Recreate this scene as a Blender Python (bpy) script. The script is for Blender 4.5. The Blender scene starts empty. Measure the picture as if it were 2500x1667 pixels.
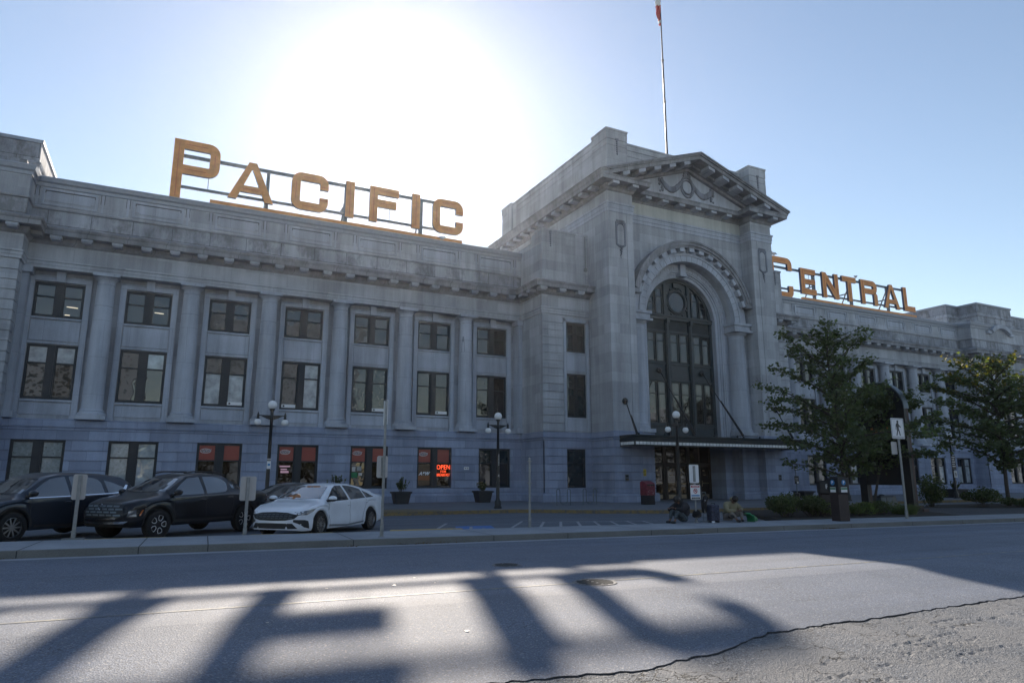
import bpy, bmesh, math, random
from mathutils import Vector, Matrix
from mathutils.bvhtree import BVHTree
random.seed(7)
SC = bpy.context.scene
COL = SC.collection
R = math.radians
HAZE_D = .00018

# ---------------------------------------------------------------- camera
cd = bpy.data.cameras.new('camera'); cam = bpy.data.objects.new('camera', cd); COL.objects.link(cam)
cd.sensor_width = 36; cd.lens = 24.0; cd.clip_end = 3000; cd.clip_start = 0.05
cam.location = (0, 0, 1.65); cam.rotation_euler = (R(90 + 11.2), 0, R(-26.7))
SC.camera = cam

# ---------------------------------------------------------------- sky, sun, exposure
SUN_AZ, SUN_EL = R(16.3), R(28.5)
SD = Vector((math.sin(SUN_AZ) * math.cos(SUN_EL), math.cos(SUN_AZ) * math.cos(SUN_EL), math.sin(SUN_EL)))
w = bpy.data.worlds.new('World'); SC.world = w; w.use_nodes = True
nt = w.node_tree; nt.nodes.clear()
o = nt.nodes.new('ShaderNodeOutputWorld'); bg = nt.nodes.new('ShaderNodeBackground')
sk = nt.nodes.new('ShaderNodeTexSky'); sk.sky_type = 'NISHITA'; sk.sun_disc = False
sk.sun_elevation = SUN_EL; sk.sun_rotation = SUN_AZ
sk.air_density = 1.0; sk.dust_density = 0.15; sk.ozone_density = 2.0; sk.altitude = 10
# the bright aureole of the low sun in slightly dusty air, fixed round the sun's direction
tc = nt.nodes.new('ShaderNodeTexCoord'); dt = nt.nodes.new('ShaderNodeVectorMath'); dt.operation = 'DOT_PRODUCT'
dt.inputs[1].default_value = SD
nt.links.new(tc.outputs['Generated'], dt.inputs[0])
def wm(op, a, b):
    n = nt.nodes.new('ShaderNodeMath'); n.operation = op
    for i, v in enumerate((a, b)):
        if isinstance(v, (int, float)): n.inputs[i].default_value = v
        else: nt.links.new(v, n.inputs[i])
    return n.outputs[0]
dd = wm('MAXIMUM', dt.outputs['Value'], 0.0)
g = wm('ADD', wm('MULTIPLY', wm('POWER', dd, 420.0), 16.0), wm('MULTIPLY', wm('POWER', dd, 60.0), .45))
g = wm('ADD', g, wm('MULTIPLY', wm('POWER', dd, 12.0), .0))
cb = nt.nodes.new('ShaderNodeCombineColor')
for i, f in enumerate((1.0, 0.985, 0.95)): nt.links.new(wm('MULTIPLY', g, f), cb.inputs[i])
ad = nt.nodes.new('ShaderNodeMix'); ad.data_type = 'RGBA'; ad.blend_type = 'ADD'; ad.inputs[0].default_value = 1.0
tn = nt.nodes.new('ShaderNodeMix'); tn.data_type = 'RGBA'; tn.blend_type = 'MULTIPLY'; tn.inputs[0].default_value = 1.0; tn.inputs[7].default_value = (1.04, .925, .82, 1)
nt.links.new(sk.outputs[0], tn.inputs[6]); nt.links.new(tn.outputs[2], ad.inputs[6]); nt.links.new(cb.outputs[0], ad.inputs[7])
nt.links.new(ad.outputs[2], bg.inputs[0]); bg.inputs[1].default_value = 0.074
nt.links.new(bg.outputs[0], o.inputs[0])
ld = bpy.data.lights.new('sun', 'SUN'); ld.energy = 3.4; ld.angle = R(0.55); ld.color = (1.0, 0.88, 0.74)
sun = bpy.data.objects.new('sun', ld); COL.objects.link(sun)
sun.rotation_euler = (-SD).to_track_quat('-Z', 'Y').to_euler()
SC.view_settings.view_transform = 'Standard'; SC.view_settings.look = 'None'
SC.view_settings.exposure = 1.42; SC.view_settings.gamma = 1.0
SC.render.engine = 'CYCLES'

# ---------------------------------------------------------------- helpers
class NT:
    def __init__(s, name):
        s.m = bpy.data.materials.new(name); s.m.use_nodes = True; s.t = s.m.node_tree
        s.b = s.t.nodes['Principled BSDF']; s.o = s.t.nodes['Material Output']
    def n(s, typ, **k):
        n = s.t.nodes.new(typ)
        for a, v in k.items(): setattr(n, a, v)
        return n
    def l(s, a, b): s.t.links.new(a, b)
    def coord(s, scale=(1, 1, 1), skew=False):
        tc = s.n('ShaderNodeTexCoord'); out = tc.outputs['Object']
        if skew:
            sp = s.n('ShaderNodeSeparateXYZ'); s.l(out, sp.inputs[0])
            a = s.math('ADD', sp.outputs[0], sp.outputs[1]); c = s.n('ShaderNodeCombineXYZ')
            s.l(a, c.inputs[0]); s.l(sp.outputs[2], c.inputs[1]); out = c.outputs[0]
        mp = s.n('ShaderNodeMapping'); mp.inputs['Scale'].default_value = scale; s.l(out, mp.inputs[0])
        return mp.outputs[0]
    def math(s, op, a, b=0.0, clamp=False):
        n = s.n('ShaderNodeMath', operation=op); n.use_clamp = clamp
        for i, v in enumerate((a, b)):
            if isinstance(v, (int, float)): n.inputs[i].default_value = v
            else: s.l(v, n.inputs[i])
        return n.outputs[0]
    def noise(s, vec, scale, detail=4, rough=.55):
        n = s.n('ShaderNodeTexNoise'); n.inputs['Scale'].default_value = scale
        n.inputs['Detail'].default_value = detail; n.inputs['Roughness'].default_value = rough
        s.l(vec, n.inputs['Vector']); return n.outputs['Fac']
    def ramp(s, fac, stops):
        r = s.n('ShaderNodeValToRGB'); e = r.color_ramp.elements
        while len(e) < len(stops): e.new(0.5)
        for i, (p, c) in enumerate(stops):
            e[i].position = p
            e[i].color = (c, c, c, 1) if isinstance(c, (int, float)) else (*c, 1)
        s.l(fac, r.inputs[0]); return r.outputs[0]
    def mix(s, fac, a, b, mode='MIX'):
        n = s.n('ShaderNodeMix', data_type='RGBA', blend_type=mode)
        if isinstance(fac, (int, float)): n.inputs[0].default_value = fac
        else: s.l(fac, n.inputs[0])
        for i, v in ((6, a), (7, b)):
            if isinstance(v, tuple): n.inputs[i].default_value = (*v, 1)
            else: s.l(v, n.inputs[i])
        return n.outputs[2]
    def bump(s, h, strength, dist=.02):
        n = s.n('ShaderNodeBump'); n.inputs['Strength'].default_value = strength; n.inputs['Distance'].default_value = dist
        s.l(h, n.inputs['Height']); s.l(n.outputs[0], s.b.inputs['Normal']); return n
    def set(s, **k):
        for a, v in k.items():
            i = s.b.inputs[a.replace('_', ' ')]
            if isinstance(v, tuple): i.default_value = (*v, 1)
            elif isinstance(v, (int, float)): i.default_value = v
            else: s.l(v, i)
        return s

def simple(name, col, rough=.6, metal=0.0, var=.15, scale=6.0, spec=None, coat=0.0, bump=0.0):
    t = NT(name); v = t.coord()
    n = t.noise(v, scale, 5)
    c = t.mix(t.ramp(n, [(.25, 1 - var), (.75, 1.0)]), (0, 0, 0), col) if False else t.mix(1.0, t.ramp(n, [(.25, 1 - var), (.75, 1 + var * .3)]), col, 'MULTIPLY')
    t.set(Base_Color=c, Roughness=rough, Metallic=metal)
    if coat: t.b.inputs['Coat Weight'].default_value = coat; t.b.inputs['Coat Roughness'].default_value = .03
    if spec is not None: t.b.inputs['Specular IOR Level'].default_value = spec
    if bump: t.bump(n, bump, .01)
    return t.m

def stone(name, c1, c2, mortar, bw, bh, joint=.012, streak=.26, patch=.2, dirt=None, off=.5):
    t = NT(name); sk = t.coord(skew=True); ob = t.coord()
    br = t.n('ShaderNodeTexBrick'); br.offset = off; t.l(sk, br.inputs['Vector'])
    br.inputs['Scale'].default_value = 1.0; br.inputs['Brick Width'].default_value = bw; br.inputs['Row Height'].default_value = bh
    br.inputs['Mortar Size'].default_value = joint; br.inputs['Mortar Smooth'].default_value = .3
    br.inputs['Color1'].default_value = (*c1, 1); br.inputs['Color2'].default_value = (*c2, 1); br.inputs['Mortar'].default_value = (*mortar, 1)
    big = t.noise(ob, .35, 5, .6)
    c = t.mix(1.0, br.outputs['Color'], t.ramp(big, [(.3, 1 - patch), (.65, 1.05)]), 'MULTIPLY')
    st = t.noise(t.coord((1.6, 1.6, .12)), 1.0, 6, .65)
    c = t.mix(1.0, c, t.ramp(st, [(.35, 1 - streak), (.6, 1.02)]), 'MULTIPLY')
    if dirt:
        dn = t.noise(t.coord((.9, .9, .45)), 1.1, 7, .7)
        c = t.mix(t.ramp(dn, [(.46, 0.0), (.60, dirt)]), c, (.085, .085, .085))
        dn2 = t.noise(t.coord((.5, .5, 1.1)), 1.7, 6, .7)
        c = t.mix(t.ramp(dn2, [(.55, 0.0), (.66, dirt * .5)]), c, (.42, .42, .40))
    fine = t.noise(ob, 28, 4, .6)
    c = t.mix(1.0, c, t.ramp(fine, [(.3, .9), (.7, 1.04)]), 'MULTIPLY')
    t.set(Base_Color=c, Roughness=.85)
    t.b.inputs['Specular IOR Level'].default_value = .25
    h = t.math('ADD', t.math('MULTIPLY', br.outputs['Fac'], -.5), t.math('MULTIPLY', fine, .25))
    t.bump(h, .35, .02)
    return t.m

M = {}
M['stone'] = stone('limestone_wall', (0.502, 0.524, 0.563), (0.387, 0.404, 0.438), (0.344, 0.360, 0.396), 1.5, .62, .008)
M['stone_plain'] = stone('limestone_plain', (0.474, 0.509, 0.574), (0.446, 0.479, 0.547), (0.240, 0.263, 0.310), 1.9, 1.9, .006)
M['stone_base'] = stone('granite_base', (0.358, 0.412, 0.542), (0.262, 0.303, 0.404), (0.182, 0.210, 0.271), 1.35, .485, .008, .18, .22)
M['stone_weather'] = stone('weathered_parapet_stone', (0.476, 0.503, 0.557), (0.318, 0.340, 0.388), (0.116, 0.123, 0.142), 1.9, .95, .015, .3, .24, .6)
M['stone_cornice'] = stone('weathered_cornice_stone', (0.369, 0.379, 0.406), (0.298, 0.310, 0.339), (0.141, 0.151, 0.169), 1.8, 3.0, .012, .3, .25, .3)
M['stone_frieze'] = stone('pale_frieze_stone', (0.530, 0.541, 0.508), (0.478, 0.487, 0.464), (0.397, 0.416, 0.418), 4, 3.0, .002, .2, .2)
M['stone_carve'] = stone('carved_stone', (0.290, 0.313, 0.365), (0.250, 0.269, 0.321), (0.131, 0.145, 0.178), 9, 9, .001, .5, .4)
M['groove'] = simple('dark_stone_joint', (.10, .10, .10), .9)  # dark strips for block joints and panel outlines
M['lead'] = simple('grey_flashing', (.30, .33, .38), .5, .2)
M['navy'] = simple('dark_navy_window_paint', (.010, .016, .024), .45, var=.3)
M['green'] = simple('dark_green_metal', (.030, .046, .056), .5, var=.35, scale=3)
M['greendk'] = simple('blackish_green_metal', (.018, .026, .03), .45, var=.3)
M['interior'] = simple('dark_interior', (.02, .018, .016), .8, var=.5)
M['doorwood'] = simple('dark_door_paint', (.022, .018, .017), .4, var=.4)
M['brass'] = simple('worn_brass', (.35, .30, .22), .35, .8)
M['black'] = simple('black_painted_metal', (.012, .013, .015), .4, var=.3)
M['blackmatte'] = simple('black_fabric', (.014, .014, .016), .9, var=.4, scale=20)
M['galv'] = simple('galvanised_steel', (.30, .31, .31), .5, .55, var=.3, scale=9)
M['plate_back'] = simple('sign_back_aluminium', (.50, .48, .46), .5, .25, var=.12, scale=5)
M['orange'] = simple('faded_orange_letter_face', (.78, .33, .10), .5, var=.3, scale=2.5)
M['letter_side'] = simple('letter_side_blue_grey', (.05, .06, .10), .5)
M['neon_off'] = simple('unlit_neon_tube', (.62, .16, .08), .3)
M['steel'] = simple('sign_frame_steel', (.16, .19, .21), .5, .4, var=.3)
M['white'] = simple('white_sign_paint', (.78, .78, .78), .5, var=.08)
M['signred'] = simple('red_sign_paint', (.5, .05, .05), .5)
M['yellow'] = simple('yellow_sign_paint', (.62, .46, .04), .5)
M['redvinyl'] = simple('red_window_vinyl', (.30, .050, .035), .3, var=.1)
M['blue'] = simple('blue_sign_paint', (.03, .22, .50), .45)
M['brownmetal'] = simple('brown_kiosk_metal', (.030, .019, .018), .45, var=.3)
M['rust'] = simple('brown_weathered_panel', (.10, .065, .055), .7, var=.35, scale=4)
M['plastic_pot'] = simple('dark_planter_plastic', (.028, .030, .034), .6, var=.3)
M['soil'] = simple('soil', (.035, .028, .022), .95, var=.6, scale=14, bump=.6)
M['bark'] = simple('bark', (.075, .062, .052), .9, var=.5, scale=20, bump=.6)
M['skin'] = simple('skin', (.20, .11, .075), .6, var=.1)
M['hair'] = simple('dark_hair', (.012, .010, .010), .6, var=.5, scale=30)
M['jacket_tan'] = simple('tan_jacket_cloth', (.26, .23, .14), .85, var=.25, scale=9)
M['jacket_dark'] = simple('dark_jacket_cloth', (.018, .018, .024), .85, var=.4, scale=9)
M['trousers_pale'] = simple('pale_trouser_cloth', (.20, .18, .16), .9, var=.3, scale=9)
M['trousers_camo'] = simple('patterned_trouser_cloth', (.08, .11, .13), .9, var=1.0, scale=22)
M['bag_green'] = simple('green_bag_plastic', (.01, .20, .07), .4, var=.4, scale=10)
M['suit_navy'] = simple('patterned_suitcase_cloth', (.045, .055, .10), .7, var=1.0, scale=13)
M['gull'] = simple('gull_white', (.6, .6, .62), .8); M['gullgrey'] = simple('gull_grey', (.22, .24, .27), .8)
M['tyre'] = simple('tyre_rubber', (.012, .012, .013), .85, var=.3, scale=12)
M['chrome'] = simple('chrome_trim', (.75, .77, .8), .12, 1.0, var=.05)
M['rim_grey'] = simple('wheel_alloy', (.30, .31, .33), .3, .9, var=.1)
M['rim_dark'] = simple('dark_wheel_alloy', (.03, .03, .035), .35, .7)
M['rim_white'] = simple('bright_machined_alloy', (.72, .73, .75), .3, .5)
M['cladding'] = simple('black_car_plastic', (.016, .017, .019), .6, var=.2)
M['lens_amber'] = simple('amber_lens', (.55, .14, .02), .2, coat=1)
M['headlamp'] = simple('headlamp_lens', (.10, .10, .12), .08, .3, coat=1)
M['taillamp'] = simple('tail_lamp_lens', (.12, .01, .01), .1, coat=1)
def paint(name, col, rough=.25, metal=0.0):
    t = NT(name); n = t.noise(t.coord(), 2.0, 3)
    c = t.mix(1.0, t.ramp(n, [(.3, .9), (.7, 1.03)]), col, 'MULTIPLY')
    t.set(Base_Color=c, Roughness=rough, Metallic=metal); t.b.inputs['Coat Weight'].default_value = .8; t.b.inputs['Specular IOR Level'].default_value = .15
    t.b.inputs['Coat Roughness'].default_value = .02
    return t.m
M['paint_white'] = paint('white_car_paint', (.80, .83, .88))
M['paint_black'] = paint('black_car_paint', (.006, .007, .011), .3)
M['paint_blue'] = paint('dark_grey_blue_car_paint', (.022, .030, .045), .3, .3)
M['paint_dark'] = paint('charcoal_car_paint', (.010, .010, .012), .3)
def glass(name, col, wav=.0, rough=.02, coat=.45, emit=None):
    t = NT(name); n = t.noise(t.coord((1, 1, 1)), 2.3, 4, .6)
    c = t.mix(1.0, t.ramp(n, [(.3, .6), (.7, 1.2)]), col, 'MULTIPLY')
    t.set(Base_Color=c, Roughness=rough); t.b.inputs['IOR'].default_value = 1.55
    t.b.inputs['Coat Weight'].default_value = coat; t.b.inputs['Coat Roughness'].default_value = .01
    t.b.inputs['Specular IOR Level'].default_value = .5
    if wav:
        b = t.bump(t.noise(t.coord(), 1.4, 2, .4), wav, .05); t.l(b.outputs[0], t.b.inputs['Coat Normal'])
    return t.m
M['glass'] = glass('dark_window_glass', (.006, .009, .013), .22, coat=.55)
M['glass_blind'] = glass('window_glass_over_blind', (.40, .44, .46), .22, coat=.3)
M['glass_sheer'] = None
M['glass_warm'] = glass('window_glass_over_dim_shop', (.018, .010, .006), .25, coat=.2)
M['glass_car'] = glass('car_glass', (.03, .038, .05), coat=1.0); M['glass_car'].node_tree.nodes['Principled BSDF'].inputs['Coat IOR'].default_value = 2.1
M['glass_green'] = glass('greenish_window_glass', (.014, .024, .028), .15, coat=.3)
t = NT('patterned_sheer_curtain'); nn = t.noise(t.coord((1, 1, 1)), 9, 3); vv = t.n('ShaderNodeTexVoronoi'); vv.inputs['Scale'].default_value = 5; t.l(t.coord(), vv.inputs['Vector'])
c = t.mix(t.ramp(vv.outputs['Distance'], [(.08, 1.0), (.2, 0.0)]), (.26, .30, .31), (.12, .15, .16)); c = t.mix(1.0, c, t.ramp(nn, [(.3, .7), (.7, 1.1)]), 'MULTIPLY')
t.set(Base_Color=c, Roughness=.1); t.b.inputs['Coat Weight'].default_value = 1; M['glass_sheer'] = t.m
def emis(name, col, st, base=(.3, .3, .3)):
    t = NT(name); t.set(Base_Color=base, Roughness=.4)
    t.b.inputs['Emission Color'].default_value = (*col, 1); t.b.inputs['Emission Strength'].default_value = st
    return t.m
M['neon_red'] = emis('lit_red_neon', (1.0, .10, .03), .8, (.4, .05, .03))
M['tubelight'] = emis('lit_ceiling_tube', (1.0, .85, .6), .35)
M['canopy_light'] = simple('white_canopy_glass_strip', (.85, .85, .82), .3, var=.35, scale=3)
t = NT('frosted_lamp_globe'); t.set(Base_Color=(.80, .80, .80), Roughness=.25); t.b.inputs['Subsurface Weight'].default_value = .5
t.b.inputs['Subsurface Radius'].default_value = (.3, .3, .3); M['globe'] = t.m
def leafmat(name, c1, c2):
    t = NT(name); g = t.n('ShaderNodeNewGeometry'); c = t.mix(g.outputs['Random Per Island'], c1, c2)
    n = t.noise(t.coord(), 1.2, 3); c = t.mix(1.0, c, t.ramp(n, [(.35, .7), (.65, 1.2)]), 'MULTIPLY')
    t.set(Base_Color=c, Roughness=.55); tr = t.n('ShaderNodeBsdfTranslucent'); t.l(t.mix(1.0, c, (1.6, 1.7, .6), 'MULTIPLY'), tr.inputs[0])
    mx = t.n('ShaderNodeMixShader'); mx.inputs[0].default_value = .42; t.l(t.b.outputs[0], mx.inputs[1]); t.l(tr.outputs[0], mx.inputs[2])
    t.l(mx.outputs[0], t.o.inputs[0]); return t.m
M['leaf'] = leafmat('maple_leaf', (.065, .09, .05), (.11, .14, .07))
M['leaf_sunlit'] = leafmat('sunlit_leaf_tint', (.10, .12, .035), (.20, .15, .04))  # yellow leaf colour standing for sunlight through the topmost leaves
M['leaf_shrub'] = leafmat('shrub_leaf', (.05, .075, .03), (.10, .12, .05))
M['leaf_grass'] = leafmat('blade_leaf', (.08, .12, .04), (.14, .17, .06))
M['leaf_dry'] = leafmat('dry_leaf', (.07, .045, .02), (.16, .10, .04))

def asphalt(name, lo, hi, rough=.75, spots=1.0, bump=.6, worn=False):
    t = NT(name); v = t.coord()
    n1 = t.noise(v, .35, 5, .6); n2 = t.noise(v, 60, 3, .8); vo = t.n('ShaderNodeTexVoronoi'); vo.inputs['Scale'].default_value = 60; t.l(v, vo.inputs['Vector'])
    c = t.mix(t.ramp(n1, [(.3, 0.0), (.7, 1.0)]), lo, hi)
    c = t.mix(1.0, c, t.ramp(n2, [(.25, 1 - .5 * spots), (.5, 1.0), (.78, 1 + .9 * spots)]), 'MULTIPLY')
    sp = t.ramp(vo.outputs['Color'], [(.80, 0.0), (.86, .6 * spots)])
    c = t.mix(sp, c, (.30, .30, .31))
    if worn:
        n3 = t.noise(v, 1.3, 6, .7); c = t.mix(t.ramp(n3, [(.46, 0.0), (.56, .8)]), c, (.20, .205, .215))
        vc = t.n('ShaderNodeTexVoronoi', feature='DISTANCE_TO_EDGE'); vc.inputs['Scale'].default_value = 1.7
        wv = t.n('ShaderNodeVectorMath', operation='ADD'); nz = t.n('ShaderNodeTexNoise'); nz.inputs['Scale'].default_value = 3; nz.inputs['Detail'].default_value = 5
        t.l(v, nz.inputs['Vector']); t.l(v, wv.inputs[0]); t.l(nz.outputs['Color'], wv.inputs[1]); t.l(wv.outputs[0], vc.inputs['Vector'])
        ck = t.ramp(vc.outputs['Distance'], [(.0, 1.0), (.018, 0.0)]); ms = t.ramp(t.noise(v, .8, 3), [(.48, 0.0), (.58, 1.0)])
        ck = t.math('MULTIPLY', ck, ms); c = t.mix(ck, c, (.02, .02, .02))
    pit = t.math('MULTIPLY', t.ramp(t.noise(v, 34, 2, .6), [(.56, 0.0), (.63, 1.0)]), t.ramp(t.noise(v, .9, 5, .7), [(.5, 0.0), (.62, .75)]))
    c = t.mix(pit, c, (.03, .033, .04))
    lane = t.noise(t.coord((.04, .9, 1)), 1.0, 3); c = t.mix(1.0, c, t.ramp(lane, [(.3, .80), (.7, 1.10)]), 'MULTIPLY')
    t.set(Base_Color=c, Roughness=rough)
    h = t.math('ADD', t.math('MULTIPLY', n2, 1.0), t.math('MULTIPLY', vo.outputs['Distance'], .7))
    if worn: h = t.math('SUBTRACT', h, t.math('MULTIPLY', ck, 2.5))
    t.bump(h, bump, .012)
    return t.m
M['asphalt_road'] = asphalt('road_asphalt', (.100, .122, .166), (.140, .162, .208), .76, 1.3, .45)
M['asphalt_old'] = asphalt('worn_rough_asphalt', (.085, .098, .118), (.14, .152, .172), .75, 2.6, 1.3, True)
M['asphalt_lot'] = asphalt('parking_asphalt', (.10, .115, .14), (.13, .145, .17), .8, .6, .4)
M['asphalt_dark'] = asphalt('dark_asphalt', (.05, .052, .058), (.07, .07, .075), .85, .5, .4)
def concrete(name, c, jx=None):
    t = NT(name); v = t.coord(); n1 = t.noise(v, .8, 6, .65); n2 = t.noise(v, 40, 3)
    col = t.mix(1.0, t.ramp(n1, [(.3, .75), (.7, 1.08)]), c, 'MULTIPLY'); col = t.mix(1.0, col, t.ramp(n2, [(.3, .85), (.7, 1.06)]), 'MULTIPLY')
    t.set(Base_Color=col, Roughness=.85); t.bump(n2, .25, .006); return t.m
M['concrete'] = concrete('pavement_concrete', (.32, .34, .37)); M['kerb'] = concrete('kerb_concrete', (.20, .20, .185)); M['gutter'] = concrete('gutter_concrete', (.36, .38, .42))
M['pave'] = concrete('station_pavement', (.17, .185, .21)); M['joint'] = simple('dark_joint', (.06, .06, .06), .9)
def worn_paint(name, c, under=(.1, .1, .1), th=.5):
    t = NT(name); n = t.noise(t.coord(), 7, 6, .75); t.set(Base_Color=t.mix(t.ramp(n, [(th - .08, 0.0), (th + .06, 1.0)]), under, c), Roughness=.7); return t.m
M['p_white'] = worn_paint('worn_white_paint', (.32, .33, .35), (.13, .13, .14), .42); M['p_yellow'] = worn_paint('worn_yellow_paint', (.22, .155, .06), (.09, .09, .09), .47)
M['p_line'] = worn_paint('faded_centre_line', (.26, .25, .20), (.12, .135, .16), .52); M['p_blue'] = worn_paint('worn_blue_paint', (.05, .16, .42), (.10, .11, .13), .36)
M['p_stop'] = worn_paint('worn_yellow_concrete', (.45, .32, .12), (.2, .19, .17), .42)

class MB:
    """collects geometry, then links it as one mesh object"""
    def __init__(s): s.v = []; s.f = []; s.mi = []; s.mats = []; s.cur = 0
    def m(s, mat):
        mat = M[mat] if isinstance(mat, str) else mat
        if mat not in s.mats: s.mats.append(mat)
        s.cur = s.mats.index(mat); return s
    def add(s, vs, fs):
        b = len(s.v); s.v += [tuple(p) for p in vs]
        for f in fs: s.f.append(tuple(b + i for i in f)); s.mi.append(s.cur)
        return s
    def quad(s, a, b, c, d): return s.add((a, b, c, d), ((0, 1, 2, 3),))
    def box(s, x0, x1, y0, y1, z0, z1):
        return s.add([(x0, y0, z0), (x1, y0, z0), (x1, y1, z0), (x0, y1, z0), (x0, y0, z1), (x1, y0, z1), (x1, y1, z1), (x0, y1, z1)],
                     [(0, 3, 2, 1), (4, 5, 6, 7), (0, 1, 5, 4), (1, 2, 6, 5), (2, 3, 7, 6), (3, 0, 4, 7)])
    def cbox(s, c, u, v, w_):
        c, u, v, w_ = Vector(c), Vector(u), Vector(v), Vector(w_)
        p = [c + a * u + b * v + d * w_ for d in (-1, 1) for a, b in ((-1, -1), (1, -1), (1, 1), (-1, 1))]
        return s.add(p, [(0, 3, 2, 1), (4, 5, 6, 7), (0, 1, 5, 4), (1, 2, 6, 5), (2, 3, 7, 6), (3, 0, 4, 7)])
    def prism(s, poly, f0, f1):
        """poly: list of 2D points, f0/f1: functions 2D -> 3D for the two end faces"""
        n = len(poly); vs = [f0(*p) for p in poly] + [f1(*p) for p in poly]
        return s.add(vs, [tuple(range(n)), tuple(range(2 * n - 1, n - 1, -1))] + [(i, (i + 1) % n, n + (i + 1) % n, n + i) for i in range(n)])
    def prism_y(s, poly, y0, y1): return s.prism(poly, lambda a, b: (a, y0, b), lambda a, b: (a, y1, b))
    def prism_z(s, poly, z0, z1): return s.prism(poly, lambda a, b: (a, b, z0), lambda a, b: (a, b, z1))
    def prism_x(s, poly, x0, x1): return s.prism(poly, lambda a, b: (x0, a, b), lambda a, b: (x1, a, b))
    def cyl(s, p0, p1, r0, r1=None, n=12, cap=True):
        r1 = r0 if r1 is None else r1
        p0, p1 = Vector(p0), Vector(p1); d = (p1 - p0).normalized()
        a = d.orthogonal().normalized(); b = d.cross(a); vs = []
        for p, r in ((p0, r0), (p1, r1)):
            vs += [p + (a * math.cos(2 * math.pi * i / n) + b * math.sin(2 * math.pi * i / n)) * r for i in range(n)]
        fs = [(i, (i + 1) % n, n + (i + 1) % n, n + i) for i in range(n)]
        if cap: fs += [tuple(range(n - 1, -1, -1)), tuple(range(n, 2 * n))]
        return s.add(vs, fs)
    def tube(s, pts, r, n=8):
        for a, b in zip(pts[:-1], pts[1:]): s.cyl(a, b, r, r, n)
        return s
    def lathe(s, prof, c=(0, 0, 0), n=24, axis='z'):
        vs = []; k = len(prof)
        for i in range(n):
            a = 2 * math.pi * i / n
            for r, h in prof:
                p = (r * math.cos(a), r * math.sin(a), h)
                if axis == 'y': p = (p[0], p[2], p[1])
                if axis == 'x': p = (p[2], p[0], p[1])
                vs.append((c[0] + p[0], c[1] + p[1], c[2] + p[2]))
        fs = [(i * k + j, ((i + 1) % n) * k + j, ((i + 1) % n) * k + j + 1, i * k + j + 1) for i in range(n) for j in range(k - 1)]
        return s.add(vs, fs)
    def sphere(s, c, r, n=16, sc=(1, 1, 1)):
        pr = [(max(1e-4, math.sin(math.pi * j / (n // 2))), -math.cos(math.pi * j / (n // 2))) for j in range(n // 2 + 1)]
        vs = []; k = len(pr)
        for i in range(n):
            a = 2 * math.pi * i / n
            for q, h in pr: vs.append((c[0] + q * math.cos(a) * r * sc[0], c[1] + q * math.sin(a) * r * sc[1], c[2] + h * r * sc[2]))
        return s.add(vs, [(i * k + j, ((i + 1) % n) * k + j, ((i + 1) % n) * k + j + 1, i * k + j + 1) for i in range(n) for j in range(k - 1)])
    def sweep(s, path, prof, cap=True):
        """mitred moulding: path in plan (XY), profile of (out, z); out points to the right of the path"""
        P = [Vector(p) for p in path]; n = len(P); ring = []
        for i in range(n):
            nr = []
            if i > 0: d = (P[i] - P[i - 1]).normalized(); nr.append(Vector((d.y, -d.x)))
            if i < n - 1: d = (P[i + 1] - P[i]).normalized(); nr.append(Vector((d.y, -d.x)))
            m = nr[0] if len(nr) == 1 else (nr[0] + nr[1]) / (1 + nr[0].dot(nr[1]))
            ring.append([(P[i].x + m.x * a, P[i].y + m.y * a, z) for a, z in prof])
        k = len(prof); vs = [p for r_ in ring for p in r_]
        fs = [(i * k + j, i * k + j + 1, (i + 1) * k + j + 1, (i + 1) * k + j) for i in range(n - 1) for j in range(k - 1)]
        if cap: fs += [tuple(range(k)), tuple(range((n - 1) * k + k - 1, (n - 1) * k - 1, -1))]
        return s.add(vs, fs)
    def text(s, body, size, place, depth=.01, align='CENTER', shear=0.0, bold=0.0, width=1.0):
        """place: function (x, y, d) -> 3D"""
        c = bpy.data.curves.new('t', 'FONT'); c.body = body; c.size = size; c.align_x = align; c.align_y = 'CENTER'
        c.extrude = depth / 2; c.shear = shear; c.offset = bold; c.resolution_u = 2
        o = bpy.data.objects.new('t', c); me = bpy.data.meshes.new_from_object(o)
        s.add([place(v.co.x * width, v.co.y, v.co.z) for v in me.vertices], [tuple(p.vertices) for p in me.polygons])
        bpy.data.objects.remove(o); bpy.data.curves.remove(c); bpy.data.meshes.remove(me); return s
    def build(s, name, parent=None, smooth=False, angle=35, local=False, bevel=0.0):
        me = bpy.data.meshes.new(name); off = Vector((0, 0, 0))
        if parent is not None and not local:
            p = parent
            while p is not None: off += p.location; p = p.parent
        me.from_pydata([tuple(Vector(v) - off) for v in s.v], [], s.f)
        for mt in s.mats: me.materials.append(mt)
        me.polygons.foreach_set('material_index', s.mi)
        bm = bmesh.new(); bm.from_mesh(me); bmesh.ops.recalc_face_normals(bm, faces=bm.faces); bm.to_mesh(me); bm.free()
        if smooth:
            me.polygons.foreach_set('use_smooth', [True] * len(me.polygons))
            if angle < 180: me.set_sharp_from_angle(angle=R(angle))
        me.update(); o = bpy.data.objects.new(name, me); COL.objects.link(o)
        if parent is not None: o.parent = parent
        if bevel:
            b = o.modifiers.new('edge', 'BEVEL'); b.width = bevel; b.segments = 2; b.limit_method = 'ANGLE'
        return o

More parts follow.
